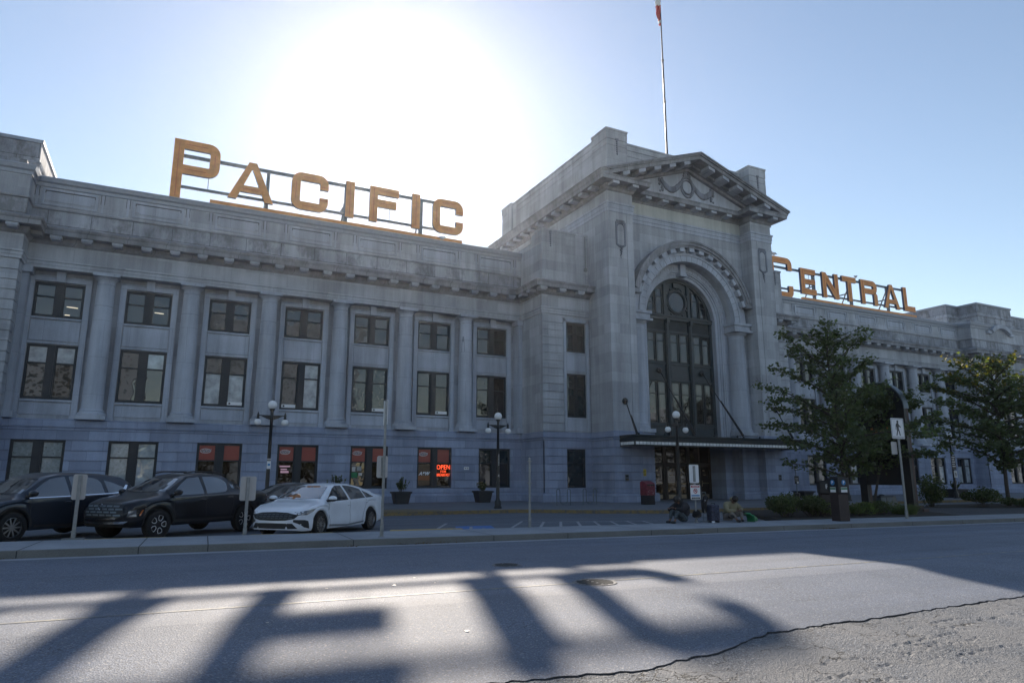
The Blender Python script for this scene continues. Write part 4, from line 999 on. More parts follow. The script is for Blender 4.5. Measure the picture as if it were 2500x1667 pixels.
def rooftop(name, label, letters, ul, posts, rails, x_tail, dz=0):
    r_ = thing(name, label, 'rooftop sign', (letters[0][1], 40.4, 16.2))
    for ch, x0, x1, z0, z1 in letters:
        s = .50 if ch not in 'I' else x1 - x0
        if z1 - z0 > 3: s = .53
        l = MB().m('orange')
        for p in glyph(ch, x0, z0, x1 - x0, z1 - z0, s):
            n = len(p); vs = [(a, 40.22, c) for a, c in p] + [(a, 40.42, c) for a, c in p]
            l.m('orange').add(vs, [tuple(range(n))]); l.m('letter_side').add(vs, [tuple(range(2 * n - 1, n - 1, -1))] + [(i, (i + 1) % n, n + (i + 1) % n, n + i) for i in range(n)])
            if n == 4:      # neon tube along each stroke
                q = [Vector((a, 40.2, c)) for a, c in p]; e = [(q[(i + 1) % 4] - q[i]).length for i in range(4)]
                a_, b_ = ((q[0] + q[3]) / 2, (q[1] + q[2]) / 2) if e[0] > e[1] else ((q[0] + q[1]) / 2, (q[3] + q[2]) / 2)
                d_ = (b_ - a_) * .06; l.m('neon_off').cyl(a_ + d_, b_ - d_, .016, n=5)
        l.build('letter', r_)
    u = MB().m('orange'); u.box(ul[0], ul[1], 40.2, 40.42, 16.72, 17.06); u.build('underline_bar', r_)
    f = MB().m('steel')
    for z0, z1 in ((19.44, 19.62), (17.6, 17.74)): f.box(rails[0], rails[1], 40.48, 40.62, z0, z1)
    for x, wd in posts:
        f.box(x - wd, x + wd, 40.46, 40.66, 15.9, 19.6); f.box(x - .05, x + .05, 40.66, 41.9, 18.3, 18.4)
        f.tube([(x, 40.6, 19.2), (x, 42.4, 16.0)], .06)
    for x in x_tail: f.cyl((x, 40.44, 17.7), (x, 40.44, 19.5), .02, n=6)
    f.build('frame', r_)
rooftop('rooftop_sign', 'large orange rooftop letters PACIFIC on a steel frame above the left wing',
        [('P', -1.0, 1.42, 16.75, 20.36), ('A', 1.95, 4.45, 17.40, 19.74), ('C', 5.45, 7.62, 17.40, 19.74), ('I', 8.68, 9.22, 17.40, 19.74), ('F', 10.2, 12.08, 17.40, 19.74), ('I', 12.98, 13.52, 17.40, 19.74), ('C', 14.42, 16.55, 17.40, 19.74)],
        (1.06, 16.5), [(4.12, .09), (8.78, .11), (13.68, .11)], (-.9, 16.3), (.9, 11.55))
rooftop('rooftop_sign', 'large orange rooftop letters CENTRAL with dark blue sides above the right wing',
        [('C', 44.9, 47.62, 16.75, 20.36), ('E', 48.66, 50.55, 17.40, 19.74), ('N', 51.4, 53.5, 17.40, 19.74), ('T', 54.05, 55.95, 17.40, 19.74), ('R', 56.6, 58.85, 17.40, 19.74), ('A', 59.8, 62.1, 17.40, 19.74), ('L', 62.75, 64.4, 17.40, 19.74)],
        (48.7, 64.4), [(50.6, .12), (55.5, .12), (60.75, .11)], (45.2, 63.0), (49.9,))
# flagpole with flag
fp = thing('flagpole', 'tall grey flagpole on the tower roof with a limp red and white flag', 'flagpole', (31.65, 37.1, 24.2))
p = MB().m('black'); p.cyl((31.65, 37.1, 24.2), (31.65, 37.1, 33.0), .075, .062, 12); p.cyl((31.65, 37.1, 33), (31.65, 37.1, 41.5), .055, .04, 12); p.sphere((31.65, 37.1, 41.6), .12)
for z in (29.5, 33.0): p.cyl((31.65, 37.1, z), (31.65, 37.1, z + .12), .10, .10, 12)
p.build('pole', fp, smooth=True)
fl = MB(); random.seed(2)
cols = [[], []]
n = 22; rows = []
for i in range(n + 1):
    z = 40.2 - i * .185; rows.append([(31.65 - .06 - k * .085 * (1 + .25 * math.sin(i * .9 + k)) * (.75 if i > 16 else 1) * (1 - .8 * max(0, i - 17) / 5), 37.1 + .13 * math.sin(k * 2.2 + i * .35), z - k * .03) for k in range(5)])
for i in range(n):
    fl.m('white' if 6 < i < 13 or i == 20 else 'signred')
    for k in range(4): fl.quad(rows[i][k], rows[i][k + 1], rows[i + 1][k + 1], rows[i + 1][k])
fo = fl.build('flag', fp, smooth=True, angle=180); so = fo.modifiers.new('s', 'SOLIDIFY'); so.thickness = .01
# gulls
def gull(x, y, z, label, face=1, s=1.0):
    g_ = MB().m('gull'); g_.sphere((x, y, z + .15 * s), .10 * s, 12, (1.7, .9, .95)); g_.sphere((x + face * .17 * s, y, z + .25 * s), .055 * s, 10, (1.1, 1, 1))
    g_.cyl((x + face * .10 * s, y, z + .18 * s), (x + face * .16 * s, y, z + .25 * s), .06 * s, .05 * s, 8)
    g_.m('gullgrey').sphere((x - face * .05 * s, y, z + .18 * s), .10 * s, 12, (1.9, .95, .6)); g_.cyl((x - face * .15 * s, y, z + .17 * s), (x - face * .34 * s, y, z + .15 * s), .04 * s, .008, 8)
    g_.m('yellow').cyl((x + face * .21 * s, y, z + .25 * s), (x + face * .29 * s, y, z + .235 * s), .014 * s, .004, 6)
    for q in (-.03, .03): g_.cyl((x, y + q, z), (x, y + q, z + .09 * s), .008, .008, 5)
    tag(g_.build('gull', smooth=True), label, 'bird', 'gulls perched on the rooftop sign')
gull(45.6, 40.3, 20.36, 'gull perched on top of the tall letter C beside the tower', -1, 1.4)
gull(56.1, 40.3, 19.76, 'gull perched upright on the end of the letter T', 1, 1.0)
gull(14.95, 39.85, 16.74, 'gull resting on the parapet below the last letter of PACIFIC', 1, 1.0)

# ================================================================ STREET FURNITURE
def zg(x, y, walk=None):
    if walk is None: walk = YK < y < WB
    return G(x, y) + (.148 if walk else 0)
M['manhole_iron'] = simple('worn_grey_iron', (.16, .165, .175), .6, .3, var=.4, scale=12)
def manhole(x, y, r, label):
    z = G(x, y) + .006; m_ = MB().m('manhole_iron'); m_.lathe([(r, 0), (r, .006), (r - .03, .008), (r - .035, .002), (.001, .002)], (x, y, z), 32)
    m_.m('joint')
    for k in range(-4, 5):
        h = math.sqrt(max(0, (r - .06) ** 2 - (k * r / 5) ** 2))
        if k % 2: m_.box(x - h, x - .03, y + k * r / 5 - .018, y + k * r / 5 + .018, z + .002, z + .009); m_.box(x + .03, x + h, y + k * r / 5 - .018, y + k * r / 5 + .018, z + .002, z + .009)
        else: m_.box(x - h, x + h, y + k * r / 5 - .018, y + k * r / 5 + .018, z + .002, z + .009)
    tag(m_.build('manhole_cover'), label, 'manhole cover', 'manhole covers in the road')
manhole(5.72, 8.71, .32, 'round iron manhole cover lying in the sunlit part of the road')
manhole(5.44, 11.04, .25, 'round iron manhole cover in the shaded part of the road')

def lamp(x, y, label, z0=.15, h=4.45, extra=None):
    t_ = thing('street_lamp', label, 'street lamp', (x, y, z0), 'black street lamps with three white globes')
    p = MB().m('black'); p.lathe([(.001, 0), (.2, 0), (.2, .06), (.15, .1), (.15, .34), (.11, .4), (.085, .5), (.078, 1.6), (.06, h - .62), (.085, h - .58), (.085, h - .5), (.055, h - .44), (.06, h - .26), (.10, h - .22), (.11, h - .16), (.001, h - .16)], (0, 0, 0), 16)
    p.build('post', t_, smooth=True, local=True)
    a = MB().m('black')
    a.box(-.55, .55, -.03, .03, h - .47, h - .43)
    for s_ in (-1, 1):
        a.prism_y([(s_ * .07, h - .47), (s_ * .42, h - .47), (s_ * .2, h - .58), (s_ * .07, h - .62)], -.02, .02)
        a.cyl((s_ * .54, 0, h - .56), (s_ * .54, 0, h - .40), .05, .05, 10); a.cyl((s_ * .54, 0, h - .40), (s_ * .54, 0, h - .28), .03, .003, 8); a.sphere((s_ * .54, 0, h - .36), .035, 8); a.cyl((s_ * .54, 0, h - .60), (s_ * .54, 0, h - .54), .085, .05, 12)
    a.build('cross_arm', t_, local=True)
    for X, Z, r in ((0, h, .19), (-.54, h - .72, .145), (.54, h - .72, .145)): g_ = MB().m('globe'); g_.sphere((X, 0, Z), r, 24); g_.build('lamp_globe', t_, smooth=True, local=True, angle=180)
    if extra: extra(t_)
    return t_
def stk(t_):
    s_ = MB().m('white'); s_.box(-.075, .075, -.085, -.07, 1.82, 2.14); s_.m('blue').box(-.05, .05, -.088, -.084, 1.95, 2.03); s_.m('plate_back').box(-.075, .075, -.085, -.07, 2.18, 2.24); s_.build('notice_plate', t_, local=True)
def graf(t_):
    s_ = MB().m('white')
    for k in range(8): s_.box(-.01, .02, -.092, -.08, 2.05 + k * .07, 2.09 + k * .07)
    s_.tube([(-.04, -.09, 1.5), (0, -.09, 1.62), (.03, -.09, 1.48)], .006, 5); s_.tube([(-.04, -.09, 1.55), (.05, -.09, 1.57)], .006, 5); s_.build('graffiti_mark', t_, local=True)
def stk4(t_):
    s_ = MB().m('black'); s_.box(-.28, .18, -.12, -.09, 2.0, 3.0); s_.m('white')
    for k in range(5): s_.box(-.22, .12 - .06 * (k % 2), -.126, -.119, 2.85 - k * .16, 2.91 - k * .16)
    s_.box(-.12, .20, -.13, -.09, 1.45, 1.92); s_.m('black').box(-.02, .08, -.135, -.129, 1.55, 1.8); s_.build('notice_plate', t_, local=True)
lamp(3.88, 30.05, 'black three-globe lamp post behind the white car, with a blue and white notice on it', extra=stk)
lamp(14.67, 30.7, 'black three-globe lamp post in front of the ground-floor window beside the tower', extra=graf)
lamp(22.05, 26.1, 'black three-globe lamp post standing in front of the entrance doors')
lamp(50.85, 30.4, 'black three-globe lamp post half hidden by the right-hand tree', extra=stk4)
lamp(39.2, 30.2, 'black lamp post hidden in the foliage behind the arched kiosk')

def post_obj(name, x, y, h, label, cat, r=.032, square=False, group=None):
    t_ = thing(name, label, cat, (x, y, zg(x, y)), group)
    p = MB().m('galv')
    if square: p.box(-r, r, -r, r, 0, h)
    else: p.cyl((0, 0, 0), (0, 0, h), r, r, 12)
    p.cyl((0, 0, 0), (0, 0, .32), r * 1.35, r * 1.35, 12); p.cyl((0, 0, 0), (0, 0, .02), r * 2.6, r * 2.2, 12)
    p.build('post', t_, local=True, smooth=not square)
    return t_
def plate(t_, x0, x1, z0, z1, mt='plate_back', y=-.04, name='sign_plate', rail=None):
    p = MB().m(mt); r = .03
    poly = [(x0 + r, z0), (x1 - r, z0), (x1, z0 + r), (x1, z1 - r), (x1 - r, z1), (x0 + r, z1), (x0, z1 - r), (x0, z0 + r)]
    p.prism_y(poly, y - .004, y)
    if rail: p.m('galv').box((x0 + x1) / 2 - rail, (x0 + x1) / 2 + rail, y - .03, y - .004, z0 + .04, z1 - .04)
    return p.build(name, t_, local=True)
t_ = post_obj('sign_post', -1.7, 19.02, 1.58, 'short sign post with a blank grey plate back in front of the dark blue-grey car', 'sign post', .036, True, 'sign posts seen from the back')
plate(t_, -.14, .14, 1.02, 1.60, y=.045); c_ = MB().m('kerb'); c_.prism_x([(-.18, 0), (.18, 0), (.12, .16), (-.12, .16)], -.22, .22); c_.build('concrete_foot', t_, local=True)
t_ = post_obj('sign_post', 1.97, 18.82, 1.56, 'short sign post with a blank grey plate back between pickup and white car', 'sign post', .036, True, 'sign posts seen from the back')
plate(t_, -.18, .20, .98, 1.58, y=.045)
t_ = post_obj('bus_stop_post', 4.94, 16.95, 3.35, 'tall galvanised post with a narrow sign edge-on at its top beside the white car', 'sign post', .034)
plate(t_, -.17, .11, 1.42, 1.96, y=.05, rail=.03); p = MB().m('white'); p.box(.03, .045, -.02, .32, 2.75, 3.37)
p.m('black')
for k in range(4): p.box(.046, .049, .02, .28, 3.25 - k * .12, 3.29 - k * .12)
p.build('flag_sign', t_, local=True)
t_ = post_obj('bare_post', 9.95, 18.6, 2.0, 'bare galvanised pole with two ring clamps on the walk', 'post', .035)
p = MB().m('galv')
for z in (1.93, 1.28): p.cyl((0, 0, z), (0, 0, z + .03), .06, .06, 12); p.box(-.08, .08, -.012, .012, z, z + .03)
p.sphere((0, 0, 2.02), .045, 10); p.build('clamp', t_, local=True)
t_ = post_obj('parking_sign', 16.45, 18.68, 1.95, 'no-parking sign with a blank plate above it on a post before the entrance', 'sign', .032)
plate(t_, -.25, .17, 1.33, 1.95, 'white', -.04, 'blank_plate', rail=.045)
so = plate(t_, -.235, .20, .77, 1.27, 'white', -.042, 'no_parking_plate'); p = MB()
p.m('signred').box(-.21, .17, -.05, -.045, 1.18, 1.245); p.m('white').text('TEMPORARY', .055, lambda a, b_, d: (-.02 + a, -.053 - d, 1.212 + b_), .003)
p.m('signred').lathe([(.085, -.052), (.085, -.046), (.062, -.046), (.062, -.052), (.085, -.052)], (-.02, 0, 1.06), 28, 'y')
p.m('black').prism_y([(-.05, 1.09), (.01, 1.09), (.02, 1.07), (.01, 1.045), (-.05, 1.045)], -.049, -.046); p.m('signred').cbox((-.02, -.051, 1.06), (.052, 0, -.052), (0, .002, 0), (.008, 0, .008))
p.m('blue').box(-.2, .16, -.05, -.046, .885, .93); p.m('black').text('SUNDAY', .05, lambda a, b_, d: (-.02 + a, -.05 - d, .855 + b_), .003) if False else p.box(-.17, .13, -.05, -.046, .895, .905)
p.m('black').box(-.2, .17, -.05, -.046, .79, .85); p.m('plate_back').text('NO PARKING', .048, lambda a, b_, d: (-.015 + a, -.053 - d, .82 + b_), .003)
p.build('sign_lettering', so, local=True)
t_ = post_obj('pedestrian_sign', 26.39, 17.8, 3.85, 'white pedestrian crossing sign with a black walking figure on a pole', 'sign', .045)
so = plate(t_, -.47, .33, 3.12, 3.94, 'white', -.06, 'pedestrian_plate'); p = MB().m('black')
for a, c, d, e in ((-.44, .30, 3.15, 3.162), (-.44, .30, 3.898, 3.91), (-.44, -.428, 3.15, 3.91), (.288, .30, 3.15, 3.91)): p.box(a, c, -.068, -.063, d, e)
p.box(-.40, .26, -.068, -.063, 3.19, 3.203)
cx0 = -.06; Q = lambda pts: p.prism_y([(cx0 + a, 3.24 + b_) for a, b_ in pts], -.069, -.063)
p.cyl((cx0 + .01, -.069, 3.80), (cx0 + .01, -.063, 3.80), .058, n=16)
Q([(-.07, .50), (.05, .51), (.07, .42), (.05, .27), (-.05, .27), (-.08, .40)]); Q([(-.07, .50), (-.12, .40), (-.135, .24), (-.10, .23), (-.085, .37), (-.05, .45)]); Q([(.04, .50), (.10, .42), (.19, .36), (.175, .32), (.07, .37), (.03, .42)])
Q([(-.05, .28), (.03, .28), (-.02, .15), (-.08, 0), (-.13, .01), (-.08, .14)]); Q([(-.01, .28), (.05, .28), (.10, .15), (.13, .01), (.08, 0), (.05, .13)])
p.build('walking_figure', so, local=True)
plate(t_, -.40, -.04, 2.5, 3.0, 'plate_back', .07, 'rear_plate')

def pbadge(mb, P, n, size, mt='blue'):
    """round badge with a letter P; P centre, n horizontal normal"""
    n = Vector(n).normalized(); u = Vector((-n.y, n.x, 0)); P = Vector(P)
    mb.m(mt).cyl(P, P + n * .006, size, n=24); mb.m('white'); mb.text('P', size * 1.5, lambda a, b_, d: P + u * a + Vector((0, 0, b_)) + n * (.009 + d), .004, bold=.006)
def paystation(x, y, h, rot, label, blue=True):
    t_ = thing('parking_meter', label, 'pay station', (x, y, zg(x, y, y > YK)), 'parking pay stations'); t_.rotation_euler = (0, 0, rot)
    b_ = MB().m('brownmetal'); w_, d_ = .265, .24
    b_.prism_x([(-d_ * .8, 0), (d_ * .8, 0), (d_ * .8, h * .62), (d_, h * .66), (d_, h - .03), (d_ - .05, h), (-d_ + .05, h), (-d_, h - .03), (-d_, h * .66), (-d_ * .8, h * .62)], -w_ * .92, w_ * .92); b_.m('black').box(-w_, w_, -d_ - .012, d_ + .012, h * .66, h + .0)
    b_.box(-w_ * .7, w_ * .7, -d_ * .7, d_ * .7, h, h + .035); b_.build('casing', t_, local=True, bevel=.012)
    f = MB()
    if blue:
        for P, n in (((0, -d_ - .014, h - .17), (0, -1, 0)), ((-w_ - .002, 0, h - .17), (-1, 0, 0))): pbadge(f, P, n, .095)
        f.m('white').box(-.15, .15, -d_ - .02, -d_ - .013, h - .52, h - .34); f.m('bag_green').box(-.15, .15, -d_ - .024, -d_ - .019, h - .42, h - .36); f.m('white').box(-w_ - .008, -w_, -.12, .12, h - .52, h - .34); f.m('bag_green').box(-w_ - .012, -w_ - .007, -.12, .12, h - .42, h - .36)
    else: f.m('white').text('P', .26, lambda a, b2, dd: (a, -d_ - .018 - dd, h - .22 + b2), .004)
    f.build('display_panel', t_, local=True)
paystation(22.35, 17.62, 1.55, R(-4), 'brown parking pay station with two round blue P badges at the kerb')
paystation(24.7, 20.1, 1.42, R(-35), 'second brown pay station with a pale letter P behind the shrubs', False)

# newspaper box, bins, small posts
t_ = thing('newspaper_box', 'red and grey newspaper box covered in graffiti beside the doors', 'newspaper box', (24.1, 31.2, .15))
b_ = MB().m('jacket_dark'); b_.box(-.3, .3, -.25, .25, 0, .5); b_.m(simple('graffiti_red_metal', (.22, .03, .05), .5, var=.8, scale=11)); b_.prism_x([(-.27, .5), (.27, .5), (.27, 1.22), (.1, 1.28), (-.2, 1.18), (-.27, 1.1)], -.31, .31); b_.build('casing', t_, local=True, bevel=.015)
b_ = MB().m(simple('scribbled_paint', (.45, .35, .37), .5)); random.seed(9)
for k in range(9): x0, z0 = random.uniform(-.24, .2), random.uniform(.55, 1.02); b_.tube([(x0, -.285, z0), (x0 + random.uniform(-.06, .08), -.285, z0 + random.uniform(-.05, .08)), (x0 + random.uniform(-.06, .08), -.285, z0 + random.uniform(-.02, .1))], .006, 5)
b_.build('graffiti', t_, local=True); b_ = MB().m('black').box(-.22, .22, -.29, -.25, 1.02, 1.1); b_.build('slot', t_, local=True)
def rack(x, y, label):
    m_ = MB().m('steel'); pts = []
    r = .1
    pts = [(-.43, 0, 0), (-.43, 0, .76)] + [(-.33 - .1 * math.cos(R(a)), 0, .76 + .1 * math.sin(R(a))) for a in range(20, 181, 20)] + [(-.23, 0, .3)] + [(-.0 - .23 * math.cos(R(a)), 0, .24 - .16 * math.sin(R(a))) for a in range(0, 181, 20)] + [(.23, 0, .76)] + [(.33 - .1 * math.cos(R(a)), 0, .76 + .1 * math.sin(R(a))) for a in range(0, 181, 20)] + [(.43, 0, 0)]
    m_.tube([(x + a, y, .15 + c) for a, _, c in pts], .024, 8); tag(m_.build('bike_rack', smooth=True), label, 'bicycle rack', 'wave bicycle racks by the tower')
rack(19.35, 32.3, 'empty bent-tube bicycle rack below the corner, left of its pair'); rack(20.95, 32.2, 'empty bent-tube bicycle rack nearer the tower, right of its pair')
t_ = thing('wall_notice', 'yellow notice sign on the stone wall beside the doors', 'sign', (26.95, 35.24, 1.9))
p = MB().m('yellow').box(-.21, .21, -.015, 0, -.2, .22); p.build('panel', t_, local=True)
p = MB().m('black')
for k in range(4): p.cbox((-.12 + k * .075, -.02, .06), (.022, 0, .07), (0, .003, 0), (.012, 0, -.003))
for z in (-.07, -.13): p.box(-.17, .17, -.02, -.015, z - .012, z + .012)
p.build('printed_marks', t_, local=True)
for x, lb in ((25.2, 'small dark bronze plaque on the stone pier left of the doors'), (38.1, 'small dark bronze plaque on the stone pier right of the doors')):
    p = MB().m('steel').box(x - .14, x + .14, T_ - .03, T_, 1.4, 1.8); p.m('black').box(x - .11, x + .11, T_ - .035, T_ - .03, 1.62, 1.76); p.box(x - .11, x + .11, T_ - .035, T_ - .03, 1.43, 1.57); tag(p.build('plaque'), lb, 'plaque')
for x, y, z, lb in ((16.92, 39.97, 2.17, 'small white number plate on the base wall of the left wing'), (43.05, 39.97, 2.1, 'small white number plate on the base wall of the right wing')):
    p = MB().m('white').box(x - .16, x + .16, y - .012, y, z - .08, z + .08); p.m('galv').box(x - .13, x - .02, y - .016, y - .012, z - .03, z + .04); p.box(x + .02, x + .13, y - .016, y - .012, z - .03, z + .04); tag(p.build('number_plate'), lb, 'plate')
t_ = thing('crossing_post', 'thin post with small black and white signs above a dark bin at the crossing', 'sign post', (30.95, 27.0, .15))
p = MB().m('steel').cyl((0, 0, 0), (0, 0, 2.05), .025); p.build('post', t_, local=True)
p = MB().m('black').box(-.13, .13, -.04, -.028, 1.85, 2.08); p.m('white').box(-.09, .09, -.045, -.04, 1.89, 2.04); p.m('black').prism_y([(-.06, 1.92), (.05, 2.01), (.06, 1.95), (0, 1.9)], -.048, -.045); p.build('arrow_sign', t_, local=True)
p = MB().m('black').box(-.16, .16, -.04, -.028, 1.12, 1.54); p.m('plate_back')
for k in range(3): p.box(-.11, .11, -.044, -.04, 1.42 - k * .07, 1.44 - k * .07)
p.m('white').box(.0, .12, -.045, -.04, 1.15, 1.25); p.build('information_sign', t_, local=True)
p = MB().m('black').lathe([(.001, 0), (.15, 0), (.17, .6), (.19, .62), (.001, .64)], (0, .05, 0), 16); p.build('bin', t_, local=True, smooth=True)
t_ = thing('utility_cabinet', 'low grey green utility cabinet with a sloping concrete block behind the kiosk', 'utility cabinet', (33.9, 24.1, G(33.9, 24.1) + .1))
p = MB().m('steel').box(-.55, .35, -.3, .3, 0, .62); p.m('green').box(-.6, .40, -.34, .34, .62, .68); p.sphere((-.05, 0, .70), .14, 12, (1, 1, .5)); p.m('black').box(-.12, -.09, -.31, -.295, .05, .6); p.build('casing', t_, local=True)
p = MB().m('kerb').prism_y([(.42, 0), (1.0, 0), (.7, .66), (.42, .66)], -.25, .25); p.build('concrete_block', t_, local=True)

def pot_plant(x, y, label, w0=.34, w1=.46, h=.66, n=60, ph=.55, seed=1, z0=.15):
    t_ = thing('planter', label, 'planter', (x, y, z0), 'dark tapered planters along the station wall')
    p = MB().m('plastic_pot'); a, c = w0, w1
    for z_0, z_1, r0, r1 in ((0, h, a, c), (h - .1, h, c + .03, c + .04)):
        p.add([(-r0, -r0, z_0), (r0, -r0, z_0), (r0, r0, z_0), (-r0, r0, z_0), (-r1, -r1, z_1), (r1, -r1, z_1), (r1, r1, z_1), (-r1, r1, z_1)], [(0, 3, 2, 1), (4, 5, 6, 7), (0, 1, 5, 4), (1, 2, 6, 5), (2, 3, 7, 6), (3, 0, 4, 7)])
    p.m('soil').box(-c + .05, c - .05, -c + .05, c - .05, h - .02, h + .004); p.build('pot', t_, local=True)
    if n:
        l = MB().m('leaf_shrub'); rr = random.Random(seed)
        for k in range(n):
            an = rr.uniform(0, 6.28); d_ = abs(rr.gauss(0, .45)) * c; top = h + ph * rr.uniform(.4, 1); bx = d_ * math.cos(an); by = d_ * math.sin(an)
            l.m('bark').cyl((bx * .5, by * .5, h), (bx * 1.3, by * 1.3, top), .006, .003, 4, False); l.m('leaf_shrub')
            for q in range(7): leaf(l, Vector((bx * (.6 + .1 * q), by * (.6 + .1 * q), h + (top - h) * (.3 + .11 * q))), .075, rr)
        l.build('plant', t_, local=True)
def leaf(mb, P, s, rr, flat=0.0):
    u = Vector((rr.gauss(0, 1), rr.gauss(0, 1), rr.gauss(0, 1) * (1 - flat))).normalized(); v = Vector((rr.gauss(0, 1), rr.gauss(0, 1), rr.gauss(0, 1) * (1 - flat)))
    v = (v - u * v.dot(u)); v = v.normalized() if v.length > 1e-3 else u.orthogonal().normalized(); n = u.cross(v) * .25
    s *= rr.uniform(.6, 1.25); u = u * s; v = v * s * .62
    mb.add([P - u * .8, P - v - n * s * .5 + u * .1, P + u, P + v - n * s * .5 + u * .1], [(0, 1, 2), (0, 2, 3)])
pot_plant(12.18, 38.2, 'dark square planter with thin grassy stems under the neon sign window', n=34, ph=.85, seed=1, h=.68)
pot_plant(17.25, 38.2, 'dark square planter behind the lamp post near the tower', n=40, ph=.55, seed=2, h=.68)
pot_plant(8.5, 38.2, 'planter whose leafy tip shows above the white car roof', n=40, ph=.95, seed=3, h=.68)
pot_plant(41.3, 35.5, 'empty looking dark planter right of the entrance canopy', n=0, h=.5, w0=.36, w1=.55)
pot_plant(52.2, 31.3, 'dark planter with shrub behind the right-hand sign plates', n=40, ph=.6, seed=5, h=.62, w0=.5, w1=.62)

# wheel stops in front of the parked cars
for x0, y0, x1, y1, lb in ((-1.9, 19.55, .25, 19.3, 'worn yellow concrete wheel stop before the pickup'), (2.15, 19.55, 4.3, 19.35, 'worn yellow concrete wheel stop before the white car'), (6.05, 19.9, 8.2, 19.6, 'worn yellow concrete wheel stop in the empty bay'), (-5.6, 19.7, -3.6, 19.5, 'worn yellow concrete wheel stop before the dark blue-grey car')):
    a, c = Vector((x0, y0)), Vector((x1, y1)); m_ = (a + c) / 2; d_ = (c - a) / 2; n_ = Vector((-d_.y, d_.x)).normalized() * .09
    b_ = MB().m('p_stop'); z = G(*m_); b_.cbox((m_.x, m_.y, z + .05), (d_.x, d_.y, 0), (n_.x, n_.y, 0), (0, 0, .05)); tag(b_.build('wheel_stop', bevel=.025), lb, 'wheel stop', 'yellow wheel stops in the car park')

# arched kiosk
t_ = thing('arched_kiosk', 'tall black arched information kiosk with brown side, partly hidden by trees', 'kiosk', (32.3, 22.6, -.15))
YC, ZC, RO = 22.75, 4.95, 1.40
def ringx(mb, r0, r1, x0, x1, a0, a1, n=28):
    A = [(YC + math.cos(R(a0 + (a1 - a0) * i / n)), math.sin(R(a0 + (a1 - a0) * i / n))) for i in range(n + 1)]
    vs = []
    for X in (x0, x1):
        for r in (r0, r1): vs += [(X, YC + (c - YC) * r, ZC + s_ * r) for c, s_ in A]
    k = n + 1; fs = []
    for i in range(n): fs += [(i, i + 1, k + i + 1, k + i), (2 * k + i, 2 * k + i + 1, 3 * k + i + 1, 3 * k + i), (i, i + 1, 2 * k + i + 1, 2 * k + i), (k + i, k + i + 1, 3 * k + i + 1, 3 * k + i)]
    mb.add(vs, fs + [(0, k, 3 * k, 2 * k), (k - 1, 2 * k - 1, 4 * k - 1, 3 * k - 1)])
b_ = MB().m('black'); ringx(b_, 1.0, RO, 32.3, 32.62, 0, 180); b_.m('steel'); ringx(b_, RO, RO + .05, 32.28, 32.64, 0, 180); b_.build('arch_frame', t_, smooth=True)
for s_ in (-1, 1):
    b_ = MB().m('black'); y0, y1 = sorted((YC + s_ * 1.0, YC + s_ * RO)); b_.box(32.3, 32.5, y0, y1, -.1, ZC); b_.m('rust').box(32.5, 32.64, y0 - .004, y1 + .004, .5, ZC) ; b_.m('brownmetal').box(32.5, 32.64, y0, y1, -.1, .5)
    b_.m('black').box(32.0, 32.6, y0 - .2, y1 + .2, -.16, .12); b_.m('rust').box(32.6, 33.0, y0 - .25, y1 + .2, -.16, .14); b_.m('black').box(32.1, 32.55, y0 - .12, y1 + .12, .12, .3); b_.m('brownmetal').box(32.55, 32.85, y0 - .12, y1 + .12, .12, .3)
    b_.build('post', t_, bevel=.01)
b_ = MB().m('black').box(32.36, 32.58, YC - 1.0, YC + 1.0, 1.25, 4.95); b_.build('panel', t_)
b_ = MB().m('white'); b_.text('ns Sta', .30, lambda a, c, d: (32.35 - d, YC - a * .95, 4.58 + c), .008); b_.m('orange')
for k in range(5): b_.box(32.345, 32.358, YC - .5 + k * .22, YC - .36 + k * .22, 3.85, 4.1)
b_.build('lettering', t_)

